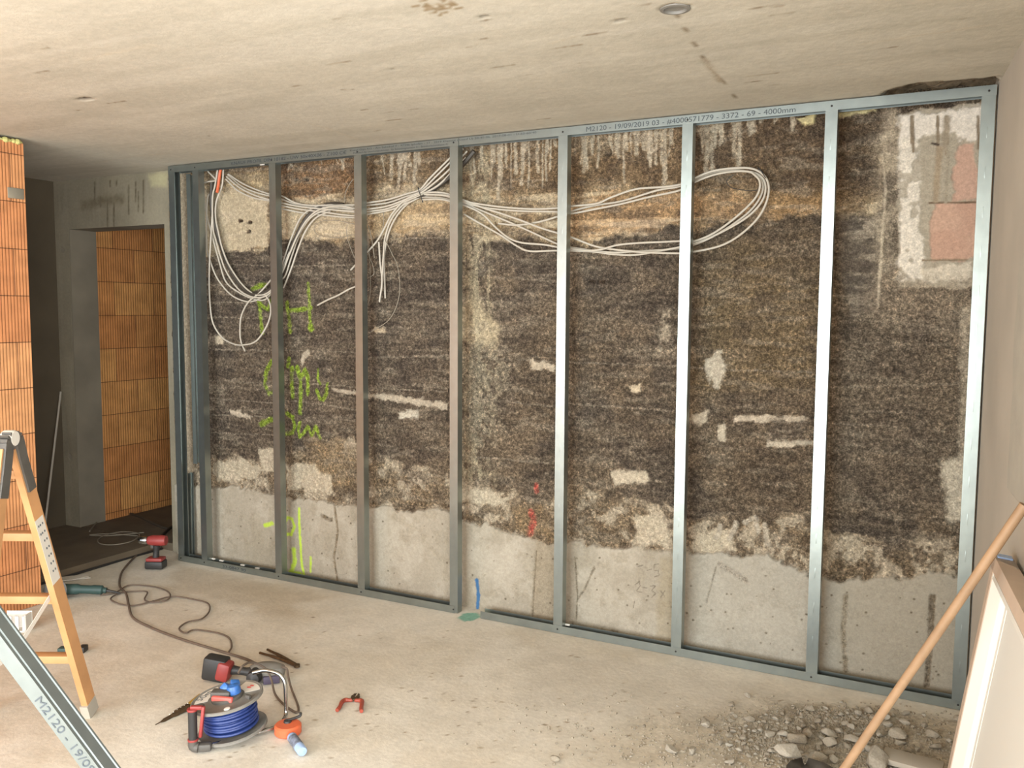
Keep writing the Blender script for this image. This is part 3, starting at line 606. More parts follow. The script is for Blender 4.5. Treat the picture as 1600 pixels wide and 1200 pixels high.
# ------------------------------------------------------------------ stud frame
T = .0008
def csec(depth, w, open_right):
    """C section in plan: flange at y=0, web, rear flange with lips, 0..w in x"""
    lip = .006
    s = [(w, 0), (0, 0), (0, depth), (w, depth), (w, depth - lip), (w - T * 2, depth - lip), (w - T * 2, depth - T * 2), (T * 2, depth - T * 2), (T * 2, T * 2), (w - T * 2, T * 2), (w - T * 2, lip), (w, lip)]
    if not open_right: s = [(w - a, b_) for a, b_ in s]
    return s
def make_stud(xl, z0, z1, name, label, open_right=False, y=.0, w=.05, screws=True, slots=True, mat='zinc', rz=0):
    root = empty(name, (xl, y, z0), label, 'metal stud', None)
    b = MB(); b.sweep(csec(.048, w, open_right), (0, 0, 0), (0, 0, z1 - z0), (1, 0, 0), (0, 1, 0))
    if slots:
        z = .16; k = 0
        while z < z1 - z0 - .12:
            c = w * .5; V = [(c - .0018, -.0002, z), (c + .0018, -.0002, z), (c + .0018, -.0002, z + .045), (c - .0018, -.0002, z + .045), (c, -.0007, z + .004), (c, -.0007, z + .041)]
            b.add(V, [(0, 1, 4), (1, 2, 5, 4), (2, 3, 5), (3, 0, 4, 5), (0, 3, 2, 1)]); z += .156
    b.build('stud_profile', M[mat], root, angle=20)
    if screws:
        for zz in (.018, z1 - z0 - .018):
            MB().lathe([(.0045, 0), (.0045, .0016), (.002, .0028), (0, .0028)], (w * .5, -.0022, zz), (0, -1, 0), 12).build('screw', M['screw'], root)
    return root
zt = .003
make_stud(-.237, zt, H - .004, 'metal_stud', 'outermost left metal stud at the corner by the doorway', True, y=.0015)
xb = wl(300.6, 290, 0).x
make_stud(xb, zt, H - .004, 'metal_stud', 'second metal stud from the left, close beside the corner stud', False, y=.0015)
names = {1: 'metal stud standing just left of the green H on the old wall, brownish sheen', 2: 'metal stud right of the green spray writing, with white cables crossing behind it',
         3: 'metal stud at the gap in the bottom track, left of the short blue mark', 4: 'bright metal stud between the blue mark and the pencilled numbers, reflecting the window',
         5: 'bright metal stud crossed behind by the cable loop, left of the white cement patch', 6: 'bright metal stud just right of the hanging cable loop, second from the right end'}
for k in range(1, 7): make_stud(.625 * k - .025, zt, H - .004, 'metal_stud', names[k], False, y=.0015)
make_stud(4.365 - .052, zt, H - .004, 'metal_stud', 'outermost right metal stud fixed against the right wall', True, y=.0015)

def make_track(xa, xb_, z, up, label):
    root = empty('metal_track', ((xa + xb_) / 2, .0, z), label, 'metal track')
    s = -1 if not up else 1; L = xb_ - xa
    sec = [(0, 0), (0, .04), (T, .04), (T, T), (.0515 - T, T), (.0515 - T, .04), (.0515, .04), (.0515, 0)]
    b = MB().sweep(sec, (-L / 2, -.0006, 0), (L / 2, -.0006, 0), (0, 1, 0), (0, 0, s)); b.build('track_profile', M['zinc'], root, angle=20)
    return root
t1 = make_track(-.237, 1.905, H, False, 'left length of the ceiling track, printed with dark lettering above the cables')
t2 = make_track(1.908, 4.365, H, False, 'right length of the ceiling track, printed with date and article number')
xg = fl(712, 957).x
t3 = make_track(-.237, xg, 0, True, 'left length of the floor track, running to the doorway corner')
xg2 = fl(757, 962).x
t4 = make_track(xg2, 4.365, 0, True, 'right length of the floor track, starting right of the blue mark')
def ttext(root, s, u0, v0, u1, v1, zc, h):
    a, b_ = wl(u0, v0, -.002), wl(u1, v1, -.002); o = root.location
    return textmesh('printed_text', s, M['ink'], root, (a.x - o.x, -.0022 - o.y, zc - h / 2 - o.z), (1, 0, 0), (0, 0, 1), h, b_.x - a.x)
ttext(t1, 'KNAUF PROFIL DIN 18182 - UW 50x40X06 - Z100 C€', 361, 256, 541, 238, H - .019, .019)
ttext(t1, 'Knauf Gips KG - Am Bahnhof 7 - 97346 Iphofen - 17 - 2019 Klemmt (Knauf U) 50-40-06, 2017-08-01 - U-60-60/40', 547, 235, 838, 209, H - .011, .010)
ttext(t1, 'Profilblech für Unterkonstruktionen - für Bekleidungssysteme 01 - Brandverhaltensklasse A1', 552, 240, 700, 226, H - .027, .010)
ttext(t2, 'M2120 - 19/09/2019 03 - #4000571779 - 3372 - 69 - 4000mm', 916, 203, 1243, 172, H - .020, .024)
ttext(t3, '33-0847 90', 348, 888, 384, 893, .020, .018)
# shorter profile behind the first bay and an offcut below it
xr = wl(298, 500, .07).x; zr = wl(296, 723, .075).z
make_stud(xr, zr, H - .045, 'metal_stud', 'short rear metal stud ending above the floor between the two left studs', True, y=.062, w=.034, screws=False, slots=False)
b = MB(); xo = wl(296, 800, .07).x
b.sweep(csec(.03, .022, True), (xo - .01, .07, .005), (xo - .012, .075, wl(296, 740, .07).z), (1, 0, 0), (0, 1, 0))
tag(rebase(b.build('profile_offcut', M['zinc'], angle=20)), 'short metal profile offcut standing in the narrow left bay', 'metal offcut')
# small white shims in the tracks
for i, (u, v, y, lb) in enumerate([(410, 257, .03, 'small white plastic shim stuck at the ceiling track near the big print'), (333, 873, .045, 'small white shim in the floor track, leftmost of the four'), (346, 876, .045, 'small white shim in the floor track, second from left'),
                     (379, 883, .045, 'small white shim in the floor track, third from left'), (402, 888, .045, 'small white shim in the floor track, nearest the first bay stud'), (886, 976, .045, 'small white shim in the floor track beside the blue mark bay stud')]):
    p = wl(u, v, y); b = MB().box((p.x, y, p.z), (.032, .012, .010), bev=.003)
    tag(rebase(b.build('plastic_shim', M['white'])), lb, 'shim', 'white shims in the tracks')

# ------------------------------------------------------------------ cables on the wall
def Z5(l): return [(240 + a / 3.636, 230 + b_ / 3.636) for a, b_ in l]
def Z6(l): return [(560 + a / 2.424, 180 + b_ / 2.424) for a, b_ in l]
ck = [0]
def cable(name, pts, label, r=.0052, mat='cable', y=None, cat='cable', group=None, n=7):
    ck[0] += 1; yy = y if y is not None else .083 + (ck[0] * 37 % 11) * .0028
    P_ = [wl(u, v, yy + .006 * math.sin(i * 1.3 + ck[0])) for i, (u, v) in enumerate(pts)]
    o = MB().tube(P_, r, n, smooth=6).build(name, M[mat]); rebase(o); tag(o, label, cat, group); return o
up = [[(357, 272), (378, 286), (400, 296), (421, 303), (440, 306), (462, 317), (490, 321), (553, 320), (573, 317), (605, 312), (635, 303), (656, 296), (672, 278), (704, 246), (716, 233)],
      [(356, 273), (376, 290), (398, 300), (421, 306), (440, 311), (465, 320), (500, 324), (553, 325), (573, 321), (605, 317), (635, 307), (657, 299), (680, 277), (704, 253), (724, 232)],
      [(354, 276), (374, 293), (398, 305), (421, 312), (440, 317), (470, 323), (510, 327), (553, 330), (573, 327), (605, 322), (637, 310), (658, 301), (682, 283), (705, 262), (730, 236)],
      [(353, 280), (372, 298), (396, 309), (421, 314), (440, 321), (470, 327), (510, 332), (553, 337), (573, 331), (605, 326), (637, 313), (660, 303), (684, 290), (705, 270), (728, 246)]]
desc = ['topmost', 'second', 'third', 'lowest']
for i, p in enumerate(up): cable('electrical_cable', p, 'white cable running from the left corner to the tied knot, %s of four alongside' % desc[i])
cable('electrical_cable', [(440, 326), (470, 332), (505, 336), (553, 340), (573, 335), (610, 328), (640, 316), (662, 306), (690, 303), (704, 306), (722, 314), (740, 322)], 'white cable running along the underside of the main bundle')
loops = [Z6([(240, 295), (300, 292), (345, 300), (400, 325), (520, 345), (650, 355), (750, 352), (800, 345), (900, 335), (960, 310), (1050, 280), (1150, 272), (1220, 262), (1270, 240), (1340, 212), (1430, 200), (1500, 205), (1545, 240), (1553, 300), (1520, 380), (1450, 450), (1370, 495), (1265, 518), (1215, 523), (1100, 520), (1000, 512), (900, 497), (800, 460), (700, 430), (620, 400), (540, 372), (470, 350), (410, 325), (340, 305), (250, 300)]),
    Z6([(240, 300), (300, 302), (345, 310), (400, 330), (480, 350), (600, 362), (750, 366), (800, 373), (900, 355), (1000, 335), (1100, 310), (1215, 285), (1270, 255), (1350, 225), (1440, 212), (1510, 222), (1541, 260), (1532, 320), (1480, 380), (1400, 430), (1320, 468), (1265, 487), (1215, 500), (1150, 512), (1050, 529), (960, 526), (880, 516), (750, 513), (650, 515), (600, 495), (540, 455), (470, 415), (400, 375)]),
    Z6([(240, 310), (300, 312), (345, 320), (400, 335), (560, 400), (650, 440), (750, 486), (800, 500), (950, 519), (1050, 516), (1200, 506), (1265, 492), (1330, 466), (1400, 426), (1480, 366), (1522, 310), (1531, 260), (1500, 221), (1420, 208), (1340, 218), (1270, 247), (1215, 270), (1130, 285), (1000, 325), (900, 341), (820, 360), (760, 382), (680, 405), (600, 416), (530, 410)]),
    Z6([(240, 320), (300, 318), (345, 325), (410, 345), (470, 375), (520, 425), (570, 465), (620, 483), (700, 490), (760, 500), (860, 512), (920, 508), (980, 492), (1060, 484), (1150, 480), (1220, 477), (1265, 478), (1330, 455), (1400, 410), (1470, 350), (1512, 300), (1520, 250), (1490, 216)])]
ld = ['white cable making the outermost turn of the hanging loop', 'white cable in the hanging loop, lowest between the bright studs', 'white cable in the hanging loop, crossing over its neighbours left of the bright stud', 'white cable in the hanging loop, innermost along the lower run']
for p, l_ in zip(loops, ld): cable('electrical_cable', p, l_)
cl = [([(344, 266), (338, 280), (333, 300), (324, 312), (323, 384), (328, 406), (339, 434), (358, 458), (377, 469), (394, 471), (412, 463), (430, 446), (444, 404), (455, 373), (468, 343), (482, 329), (501, 321), (531, 320), (553, 323)], 'white cable hanging leftmost in the swag below the left corner'),
      ([(340, 265), (336, 290), (332, 310), (333, 356), (337, 374), (345, 402), (355, 427), (375, 454), (400, 465), (422, 458), (440, 428), (452, 398), (465, 368), (480, 343), (500, 327), (530, 322), (555, 326)], 'white cable in the left swag, second of the hanging strands'),
      ([(349, 265), (347, 290), (338, 315), (337, 340), (341, 362), (348, 390), (359, 416), (380, 446), (402, 461), (424, 453), (441, 420), (455, 388), (470, 360), (488, 338), (512, 328), (540, 330), (560, 332)], 'white cable in the left swag beside the orange tube'),
      ([(318, 290), (322, 330), (331, 366), (343, 410), (353, 440), (372, 456), (396, 467), (416, 467), (436, 440), (446, 430), (456, 400), (470, 362), (490, 336), (520, 325), (553, 328)], 'white cable in the left swag crossing from the stud edge'),
      ([(332, 330), (331, 348), (327, 423), (328, 472), (333, 505), (347, 527), (364, 537), (380, 539), (400, 533), (416, 511), (423, 489), (421, 472), (414, 460)], 'white cable drooping in the lowest round loop over the green spray'),
      ([(428, 432), (405, 458), (388, 472), (377, 494), (375, 519), (377, 535), (383, 549)], 'white cable end curling down below the left swag, cut free'),
      ([(443, 450), (455, 420), (466, 388), (478, 360), (494, 340), (516, 330)], 'white cable rising right of the first bay stud, rightmost strand'),
      ([(657, 300), (632, 313), (612, 335), (600, 358), (588, 378), (570, 398), (548, 422)], 'white cable leaving the knot, its cut end lying over the stud'),
      ([(655, 304), (632, 318), (612, 342), (602, 370), (599, 400), (597, 440), (593, 472)], 'white cable hanging straight down left of the knot, longer of the pair'),
      ([(657, 306), (634, 321), (616, 344), (605, 372), (600, 405), (601, 440), (602, 466)], 'white cable hanging straight down left of the knot, right one of the pair'),
      ([(592, 378), (594, 410), (597, 440), (593, 470)], 'short white cable hanging beside the pair below the knot'),
      ([(560, 446), (545, 452), (529, 461), (511, 469), (496, 477)], 'white cable stub pointing left beside the green letter H'),
      ([(325, 268), (335, 278), (337, 282), (325, 284), (314, 287)], 'white cable stub bent at the left ceiling corner')]
for p, l_ in cl: cable('electrical_cable', p, l_)
cable('corrugated_pipe', [(331, 285), (331, 326), (342, 373), (358, 417), (377, 447), (394, 459), (410, 458), (430, 447), (443, 422), (457, 384), (476, 345), (493, 328), (515, 319), (537, 320)], 'dark corrugated pipe hanging in the left swag among white cables', .0125, 'conduit', .105, 'pipe')
cable('corrugated_pipe', [(650, 306), (667, 301), (690, 286), (705, 274), (724, 256), (741, 236)], 'dark corrugated pipe rising behind the stud right of the tied knot', .014, 'conduit', .108, 'pipe')
cable('orange_tube', [(345, 262), (343, 275), (341, 290), (339, 301)], 'short orange tube end among the cables at the left ceiling corner', .009, 'orange', .075, 'tube')
wi = [(Z5([(1135, 180), (1110, 215), (1090, 260), (1085, 315)]), 'thin wire arcing above the bundle left of the second bay stud'), (Z5([(1150, 440), (1100, 428), (1030, 415), (960, 420), (915, 450), (925, 492), (1000, 512), (1080, 508), (1150, 495)]), 'thin wire coiled in a flat loop below the bundle'),
      (Z5([(1100, 440), (1098, 500), (1115, 560), (1145, 635)]), 'thin wire hanging left of the second bay stud'), (Z5([(1130, 748), (1200, 745), (1250, 722), (1245, 670), (1220, 600), (1215, 500)]), 'grey wire hooked around in front of the stud'),
      (Z5([(1215, 470), (1228, 640), (1232, 800), (1222, 880), (1195, 937)]), 'grey wire hanging long beside the stud'), (Z6([(100, 470), (125, 520), (150, 580), (155, 680), (120, 770), (45, 822)]), 'thin pale wire bowing out in a wide arc below the knot'),
      (Z6([(80, 325), (93, 360), (96, 400), (90, 440)]), 'thin wire wrapped over the bundle left of the knot'), (Z5([(1210, 420), (1235, 500), (1255, 630)]), 'thin wire straggling right of the stud'), (Z6([(1420, 225), (1395, 250), (1420, 277), (1510, 283), (1517, 235)]), 'thin dark wire ring tied inside the loop end')]
for i, (p, l_) in enumerate(wi): cable('thin_wire', p, l_, .0022, 'wire' if i != 8 else 'conduit', cat='wire')
for i, (pts, l_) in enumerate([([(653, 293), (655, 300), (658, 308), (660, 316)], 'black cable tie cinching the knot of white cables'), ([(1184, 262), (1190, 268), (1196, 278)], 'black cable tie at the far end of the hanging loop')]):
    p = [wl(u, v, .07) for u, v in pts]; p = p + [wl(u + 1, v, .118) for u, v in reversed(pts)] + [p[0]]
    tag(rebase(MB().tube(p, .0022, 6).build('cable_tie', M['black'])), l_, 'cable tie')

# ------------------------------------------------------------------ profile leaning in the foreground
root = None
dP = 2.0; A = atdepth(0, 993, dP); B = atdepth(160, 1208, dP); d_ = (B - A).normalized()
n1 = (A.lerp(B, .5) - Vector(CAM)).normalized(); n1 = (n1 - d_ * n1.dot(d_)).normalized()
side = d_.cross(n1).normalized()                # in the image plane, across the profile
if side.z < 0: side = -side
tl = -A.z / d_.z; foot = A + d_ * (tl - .03); topp = A - d_ * .45
root = empty('leaning_profile', foot, 'galvanised metal profile leaning across the lower left foreground, printed with dark lettering', 'metal profile')
wax = (side * .72 + n1 * .69).normalized(); fax = (-side * .69 + n1 * .72).normalized()   # web across, flange turning away
fax = (fax - wax * fax.dot(wax)).normalized()
def LP(a, b_): return wax * a + fax * b_
sec = [(.050, .0), (.045, 0), (.043, .003), (.040, .003), (.038, 0), (.012, 0), (.010, .003), (.007, .003), (.005, 0), (0, 0), (0, .04), (.001, .04), (.001, .001), (.006, .001), (.008, .004), (.041, .004), (.049, .001), (.049, .04), (.050, .04)]
b = MB().sweep(sec, Vector((0, 0, 0)), topp - foot, wax, fax); b.build('track_profile', M['zinc_matt'], root, angle=15)
pm = atdepth(52, 1090, dP)
# ------------------------------------------------------------------ step ladder
r_ = Vector((.889, .459, 0)); fw = Vector((-.459, .889, 0))
FR = fl(142, 1116); HR = Vector((1.25, -2.045, 1.15))
lad = empty('step_ladder', HR * 1 - Vector((0, 0, HR.z)) - r_ * .2, 'wooden folding step ladder with paint spattered grey hinges at the left edge', 'ladder')
def LL(p): return Vector(p) - lad.location
tw, bw = .30, .46
dn = (FR - HR); nearR = HR + Vector((0, 0, -HR.z)) - fw * .30 - r_ * .04
def stile(top, bot, name='stile'):
    ax = (bot - top).normalized(); U = r_; W = ax.cross(U).normalized()
    b = MB().sweep([(-.0125, -.032), (.0125, -.032), (.0125, .032), (-.0125, .032)], LL(top), LL(bot), U, W); return b.build(name, M['wood'], lad)
topR = HR; topL = HR - r_ * tw
FL_ = FR - r_ * bw; nearL = nearR - r_ * bw
s1 = stile(topR + fw * .02, FR + Vector((0, 0, .02))); stile(topL + fw * .02, FL_ + Vector((0, 0, .02)))
stile(topR - fw * .05 + Vector((0, 0, 0)), nearR + Vector((0, 0, .01))); stile(topL - fw * .05, nearL + Vector((0, 0, .01)))
for zc in (.265, .53, .795, 1.045):
    for (tR, bR, tL, bL) in ((topR + fw * .02, FR, topL + fw * .02, FL_), (topR - fw * .05, nearR, topL - fw * .05, nearL)):
        t = (tR.z - zc) / tR.z; a = tR.lerp(bR, t); c = tL.lerp(bL, t); mid = (a + c) / 2; L = (a - c).length
        rr = (a - c).normalized(); Mx = Matrix((rr, rr.cross(Vector((0, 0, 1))) * -1, Vector((0, 0, 1)))).transposed()
        MB().box(LL(mid), (L - .02, .050, .030), Mx, bev=.002).build('rung', M['wood'], lad)
for tp in (topR, topL):
    for sg, bt_ in ((1, FR if tp is topR else FL_), (-1, nearR if tp is topR else nearL)):
        o_ = tp + fw * (.02 if sg > 0 else -.05); ax = (bt_ - o_).normalized()
        p0 = tp - fw * .015 + Vector((0, 0, .03)) + r_ * .004
        pts = [p0, p0 + fw * sg * .028 + Vector((0, 0, .0)), o_ + ax * .05 + r_ * .004, o_ + ax * .17 + r_ * .004]
        W = r_; b = MB()
        P_ = cr(pts, 5)
        for i in range(len(P_) - 1):
            dd = (P_[i + 1] - P_[i]); cx = dd.normalized().cross(W).normalized()
            b.sweep([(-.017, -.024), (.017, -.024), (.017, .024), (-.017, .024)], LL(P_[i]), LL(P_[i + 1] + dd * .15), W, cx)
        h = b.build('hinge', M['darkgrey'], lad); h['label'] = 'grey paint spattered hinge'
    MB().lathe([(.0, -.022), (.026, -.022), (.030, -.016), (.030, .016), (.026, .022), (0, .022)], LL(tp - fw * .015 + Vector((0, 0, .035))), r_, 20).build('hinge_pin', M['whitepaint'], lad)
for q, (p, ax) in enumerate([(FR, (FR - topR).normalized()), (FL_, (FL_ - topL).normalized()), (nearR, (nearR - topR).normalized()), (nearL, (nearL - topL).normalized())]):
    W = ax.cross(r_).normalized(); e = p + Vector((0, 0, .004))
    b = MB().sweep([(-.016, -.036), (.016, -.036), (.016, .036), (-.016, .036)], LL(e - ax * .06), LL(e), r_, W); b.build('foot_cap', M['plaster2'], lad)
t_ = .43; a = topR.lerp(FR, .52) + r_ * -.014; c = (topR - fw * .05).lerp(nearR, .68) + r_ * -.016
mid = (a + c) / 2 - Vector((0, 0, .05))
b = MB(); P_ = cr([a, mid, c], 8)
for i in range(len(P_) - 1): b.sweep([(-.001, -.011), (.001, -.011), (.001, .011), (-.001, .011)], LL(P_[i]), LL(P_[i + 1]), r_, (P_[i + 1] - P_[i]).normalized().cross(r_))
b.build('spreader_strap', M['whitepaint'], lad)
# paper label on the outer face of the far stile
ax = (FR - topR).normalized(); W = ax.cross(r_).normalized(); o0 = topR.lerp(FR, .245) + r_ * .0128 + fw * .012; o1 = topR.lerp(FR, .475) + r_ * .0128 + fw * .008
b = MB().sweep([(0, -.028), (.0006, -.028), (.0006, .028), (0, .028)], LL(o0), LL(o1), r_, W)
for i in range(7):
    for s in (-.012, .004, .016):
        if s == .016 and i > 1: continue
        p = o0.lerp(o1, .1 + i * .12); b.box(LL(p + W * s + r_ * .001), (.0008, .006, .008), mi=1)
lb_ = b.build('paper_sticker', [M['whitepaint'], M['ink']], lad); lb_['label'] = 'white paper safety sticker'

# ------------------------------------------------------------------ wooden pole leaning at right, window sash
pf = fl(1255, 1296); pw = wallray(1601, 789, .03)
pole = empty('wooden_pole', pf, 'long round wooden tool handle leaning from the rubble to the right wall', 'tool handle')
ex = (pw - pf); pt = pf + ex * 1.0
MB().tube([(0, 0, 0), tuple(ex * .33 + Vector((.0, .003, .002))), tuple(ex * .66 + Vector((0, -.003, 0))), tuple(ex)], [.0130, .0132, .0135, .0138], 14, smooth=5).build('handle', M['pole'], pole)
# shovel blade lying at its foot
dn_ = ex.normalized()
cn = fl(1283, 1230)
b = MB(); V = []; n = 11
for i in range(n):
    t = i / (n - 1); L = -.02 - t * .24; wdt = .105 * (1 if t < .6 else math.sqrt(max(0.02, 1 - ((t - .6) / .4) ** 2)))
    for j in range(7):
        s = (j - 3) / 3; V.append(Vector((s * wdt, 0, 0)))
    # rows are placed below in world directions
V = []
sx = Vector((.93, .36, 0)).normalized(); sy = Vector((-.36, .93, 0)).normalized()
for i in range(n):
    t = i / (n - 1); wdt = .105 * (1 if t < .55 else math.sqrt(max(0.02, 1 - ((t - .55) / .45) ** 2)))
    for j in range(7):
        s = (j - 3) / 3; V.append(-sy * .30 * (t - 1) * 0 + sy * (.01 + (t) * .36) + sx * .085 + sx * (s * wdt * .9) + Vector((0, 0, .05 - .03 * t + .03 * s * s)))
Fq = [(i * 7 + j, i * 7 + j + 1, (i + 1) * 7 + j + 1, (i + 1) * 7 + j) for i in range(n - 1) for j in range(6)]
b.add(V, Fq); o = b.build('blade', M['darkgrey'], pole); m_ = o.modifiers.new('s', 'SOLIDIFY'); m_.thickness = .003

if 1: pass
s_top = wallray(1583, 872, .012); ss = (s_top - W0).dot(wd_); zt_ = s_top.z
fpnt = fl(1492, 1281)
fr_s = (fpnt - W0).dot(wd_); 
sash = empty('window_sash', fpnt, 'white painted window sash leaning against the right wall in the foreground', 'window sash')
upv = (s_top - fpnt); hh = upv.length; upv.normalize(); lv = wd_.copy(); nv = upv.cross(lv).normalized()
if nv.x > 0: nv = -nv
Lw = 1.0
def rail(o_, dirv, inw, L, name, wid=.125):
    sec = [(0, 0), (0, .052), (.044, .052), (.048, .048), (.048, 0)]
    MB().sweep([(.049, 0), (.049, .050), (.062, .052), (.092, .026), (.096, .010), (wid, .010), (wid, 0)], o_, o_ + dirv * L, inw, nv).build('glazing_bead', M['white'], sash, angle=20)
    return MB().sweep(sec, o_, o_ + dirv * L, inw, nv).build(name, M['sash_shade'], sash, angle=20)
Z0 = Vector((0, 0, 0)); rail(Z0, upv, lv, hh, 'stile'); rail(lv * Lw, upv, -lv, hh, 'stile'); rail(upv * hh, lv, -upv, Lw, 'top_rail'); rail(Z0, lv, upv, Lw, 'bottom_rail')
MB().sweep([(.12, .002), (Lw - .12, .002), (Lw - .12, .008), (.12, .008)], upv * .12, upv * (hh - .12), lv, nv).build('panel', M['white'], sash)
MB().sweep([(.002, .006), (.04, .006), (.04, .046), (.002, .046)], upv * (hh + .0005), upv * (hh + .006), lv, nv).build('end_cap', M['bottle'], sash)

# ------------------------------------------------------------------ tools on the floor
# cable reel lying with its axis upright
rc = fl(364, 1140, .02); RR = .132
reel = empty('cable_reel', (rc.x, rc.y, 0), 'blue cable reel on a tubular frame lying in the middle of the floor', 'cable reel')
tilt = Vector((-.10, -.10, 1)).normalized()
q_ = Vector((0, 0, 1)).rotation_difference(tilt)
def disc(z0, nm, r0):
    b = MB().lathe([(0.02, z0), (r0 - .006, z0), (r0, z0 + .003), (r0, z0 + .011), (r0 - .004, z0 + .014), (r0 - .010, z0 + .010), (.05, z0 + .008), (.02, z0 + .008)], (0, 0, .02), tilt, 48)
    return b.build(nm, M['greyplastic'], reel)
disc(.0, 'flange_disc', RR); disc(.125, 'flange_disc', RR + .004)
MB().lathe([(.07, .006), (.07, .126)], (0, 0, .02), tilt, 32).build('drum', M['darkgrey'], reel)
b = MB()
for lay in range(3):
    for k in range(8):
        zz = .022 + k * .0125 + lay * .004; R0 = .078 + lay * .010 + rs.uniform(-.002, .003)
        pts = []
        ph = rs.uniform(0, 6.28); am = rs.uniform(.002, .006)
        for j in range(33):
            a_ = 2 * math.pi * j / 32; p = q_ @ Vector((R0 * math.cos(a_), R0 * math.sin(a_), zz + am * math.sin(a_ + ph))); pts.append(p + Vector((0, 0, .02)))
        b.tube(pts, .0056, 7, caps=False)
b.build('wound_cable', M['blue'], reel)
zt2 = .125 + .0105
def dp(r0, a_, z=zt2): a_ = math.radians(a_); return q_ @ Vector((r0 * math.cos(a_), r0 * math.sin(a_), z)) + Vector((0, 0, .02))
def sector(a0, a1, r0, r1, mat, nm, z=zt2 + .0006):
    n = 10; V = [dp(r1, a0 + (a1 - a0) * i / n, z) for i in range(n + 1)] + [dp(r0, a1 - (a1 - a0) * i / n, z) for i in range(n + 1)]
    V2 = [v - Vector((0, 0, .0008)) for v in V]; k = len(V)
    b = MB().add(V + V2, [tuple(range(k)), tuple(reversed(range(k, 2 * k)))] + [(i, (i + 1) % k, k + (i + 1) % k, k + i) for i in range(k)]); return b.build(nm, mat, reel)
# image right is r_, image up is fw
aR = math.degrees(math.atan2(r_.y, r_.x))
sector(aR + 125, aR + 195, .072, .122, M['whitepaint'], 'sticker'); sector(aR + 15, aR + 72, .066, .124, M['whitepaint'], 'sticker')
tl_ = q_ @ (r_ * 1); tu = q_ @ (fw * 1)
p = dp(.108, aR + 184, zt2 + .002); dirt = (dp(.1, aR + 140) - dp(.1, aR + 186)).normalized(); upd = q_ @ Vector((0, 0, 1)); upd = upd.cross(dirt)
textmesh('printed_text', '50m', M['ink'], reel, p - upd * .010, dirt, upd, .030, .075)
for (rr_, aa) in ((.104, 42), (.090, 40)):
    p = dp(rr_, aR + aa, zt2 + .002); MB().lathe([(0, 0), (.010, 0), (.010, .001), (0, .001)], p, tilt, 16, sy=.5).build('red_emblem', M['redpink'], reel)
MB().lathe([(.060, 0), (.060, .010), (.056, .014), (.02, .014)], dp(.0, 0, zt2 - .004), tilt, 36).build('hub', M['darkgrey'], reel)
for a_, m in ((95, 'darkgrey'), (-20, 'darkgrey'), (-140, 'darkgrey')):
    MB().box(dp(.10 if a_ != 95 else .085, aR + a_, zt2 + .006), (.022, .014, .016), bev=.003).build('catch', M['darkgrey'], reel)
b = MB(); b.box(dp(.018, aR - 160, zt2 + .018), (.075, .045, .03), (0, 0, math.radians(aR)), bev=.006); b.build('socket_housing', M['darkgrey'], reel)
b = MB().lathe([(0, 0), (.027, 0), (.027, .018), (.022, .030), (0, .034)], dp(.028, aR + 20, zt2 + .010), tilt, 20); b.box(dp(.045, aR + 60, zt2 + .03), (.035, .03, .03), (0.3, .2, 1.0), bev=.006); b.box(dp(.02, aR + 110, zt2 + .03), (.03, .03, .03), (0.6, .5, 1.8), bev=.006)
b.build('socket_flap', M['bluesock'], reel)
b = MB().box(dp(.040, aR - 95, zt2 + .012), (.085, .018, .02), (0, 0, math.radians(aR - 10)), bev=.005); b.build('inner_rim', M['redpink'], reel)
MB().lathe([(0, 0), (.012, 0), (.011, .003), (0, .004)], dp(.108, aR - 72, zt2), tilt, 16).build('paint_spot', M['white'], reel)
def RL(p): return Vector(p) - reel.location
A_ = fl(318, 1168, .015); B_ = fl(432, 1136, .015); C_ = fl(452, 1118, .015)
up_ = Vector((0, 0, 1)); E1 = fl(447, 1120, .012); hl_ = fl(302, 1168, .02)
b = MB().tube([RL(A_), RL(A_.lerp(B_, .5)), RL(B_), RL(B_.lerp(C_, .6) + up_ * .004), RL(E1 + up_ * .02), RL(E1 + up_ * .09), RL(E1 + up_ * .145 - r_ * .004), RL(E1 + up_ * .175 - r_ * .03 + fw * .01), RL(E1 + up_ * .18 - r_ * .09 + fw * .03), RL(E1 + up_ * .17 - r_ * .14 + fw * .03)], .0085, 12, smooth=6)
b.build('frame_tube', M['steel'], reel)
b = MB().tube([RL(hl_ + r_ * .02 + up_ * .0), RL(hl_ + up_ * .005), RL(hl_ + up_ * .03)], .018, 12, smooth=3); b.box(RL(A_ + up_ * .003), (.06, .035, .03), (0, 0, math.radians(aR + 8)), bev=.008); b.build('frame_corner', M['darkgrey'], reel)
MB().tube([RL(hl_ + up_ * .03), RL(hl_ + up_ * .145)], .0165, 14).build('handle_grip', M['black'], reel)
b = MB().lathe([(.019, 0), (.020, .004), (.019, .008)], RL(hl_ + up_ * .027), (0, 0, 1), 16); b.lathe([(.019, 0), (.020, .004), (.019, .008)], RL(hl_ + up_ * .143), (0, 0, 1), 16)
b.box(RL(hl_ + up_ * .10 + r_ * .035), (.012, .016, .12), (0, .12, math.radians(aR)), bev=.004); b.box(RL(hl_ + up_ * .155 + r_ * .016), (.045, .018, .014), (0, 0, math.radians(aR)), bev=.004)
b.build('red_bracket', M['red'], reel)
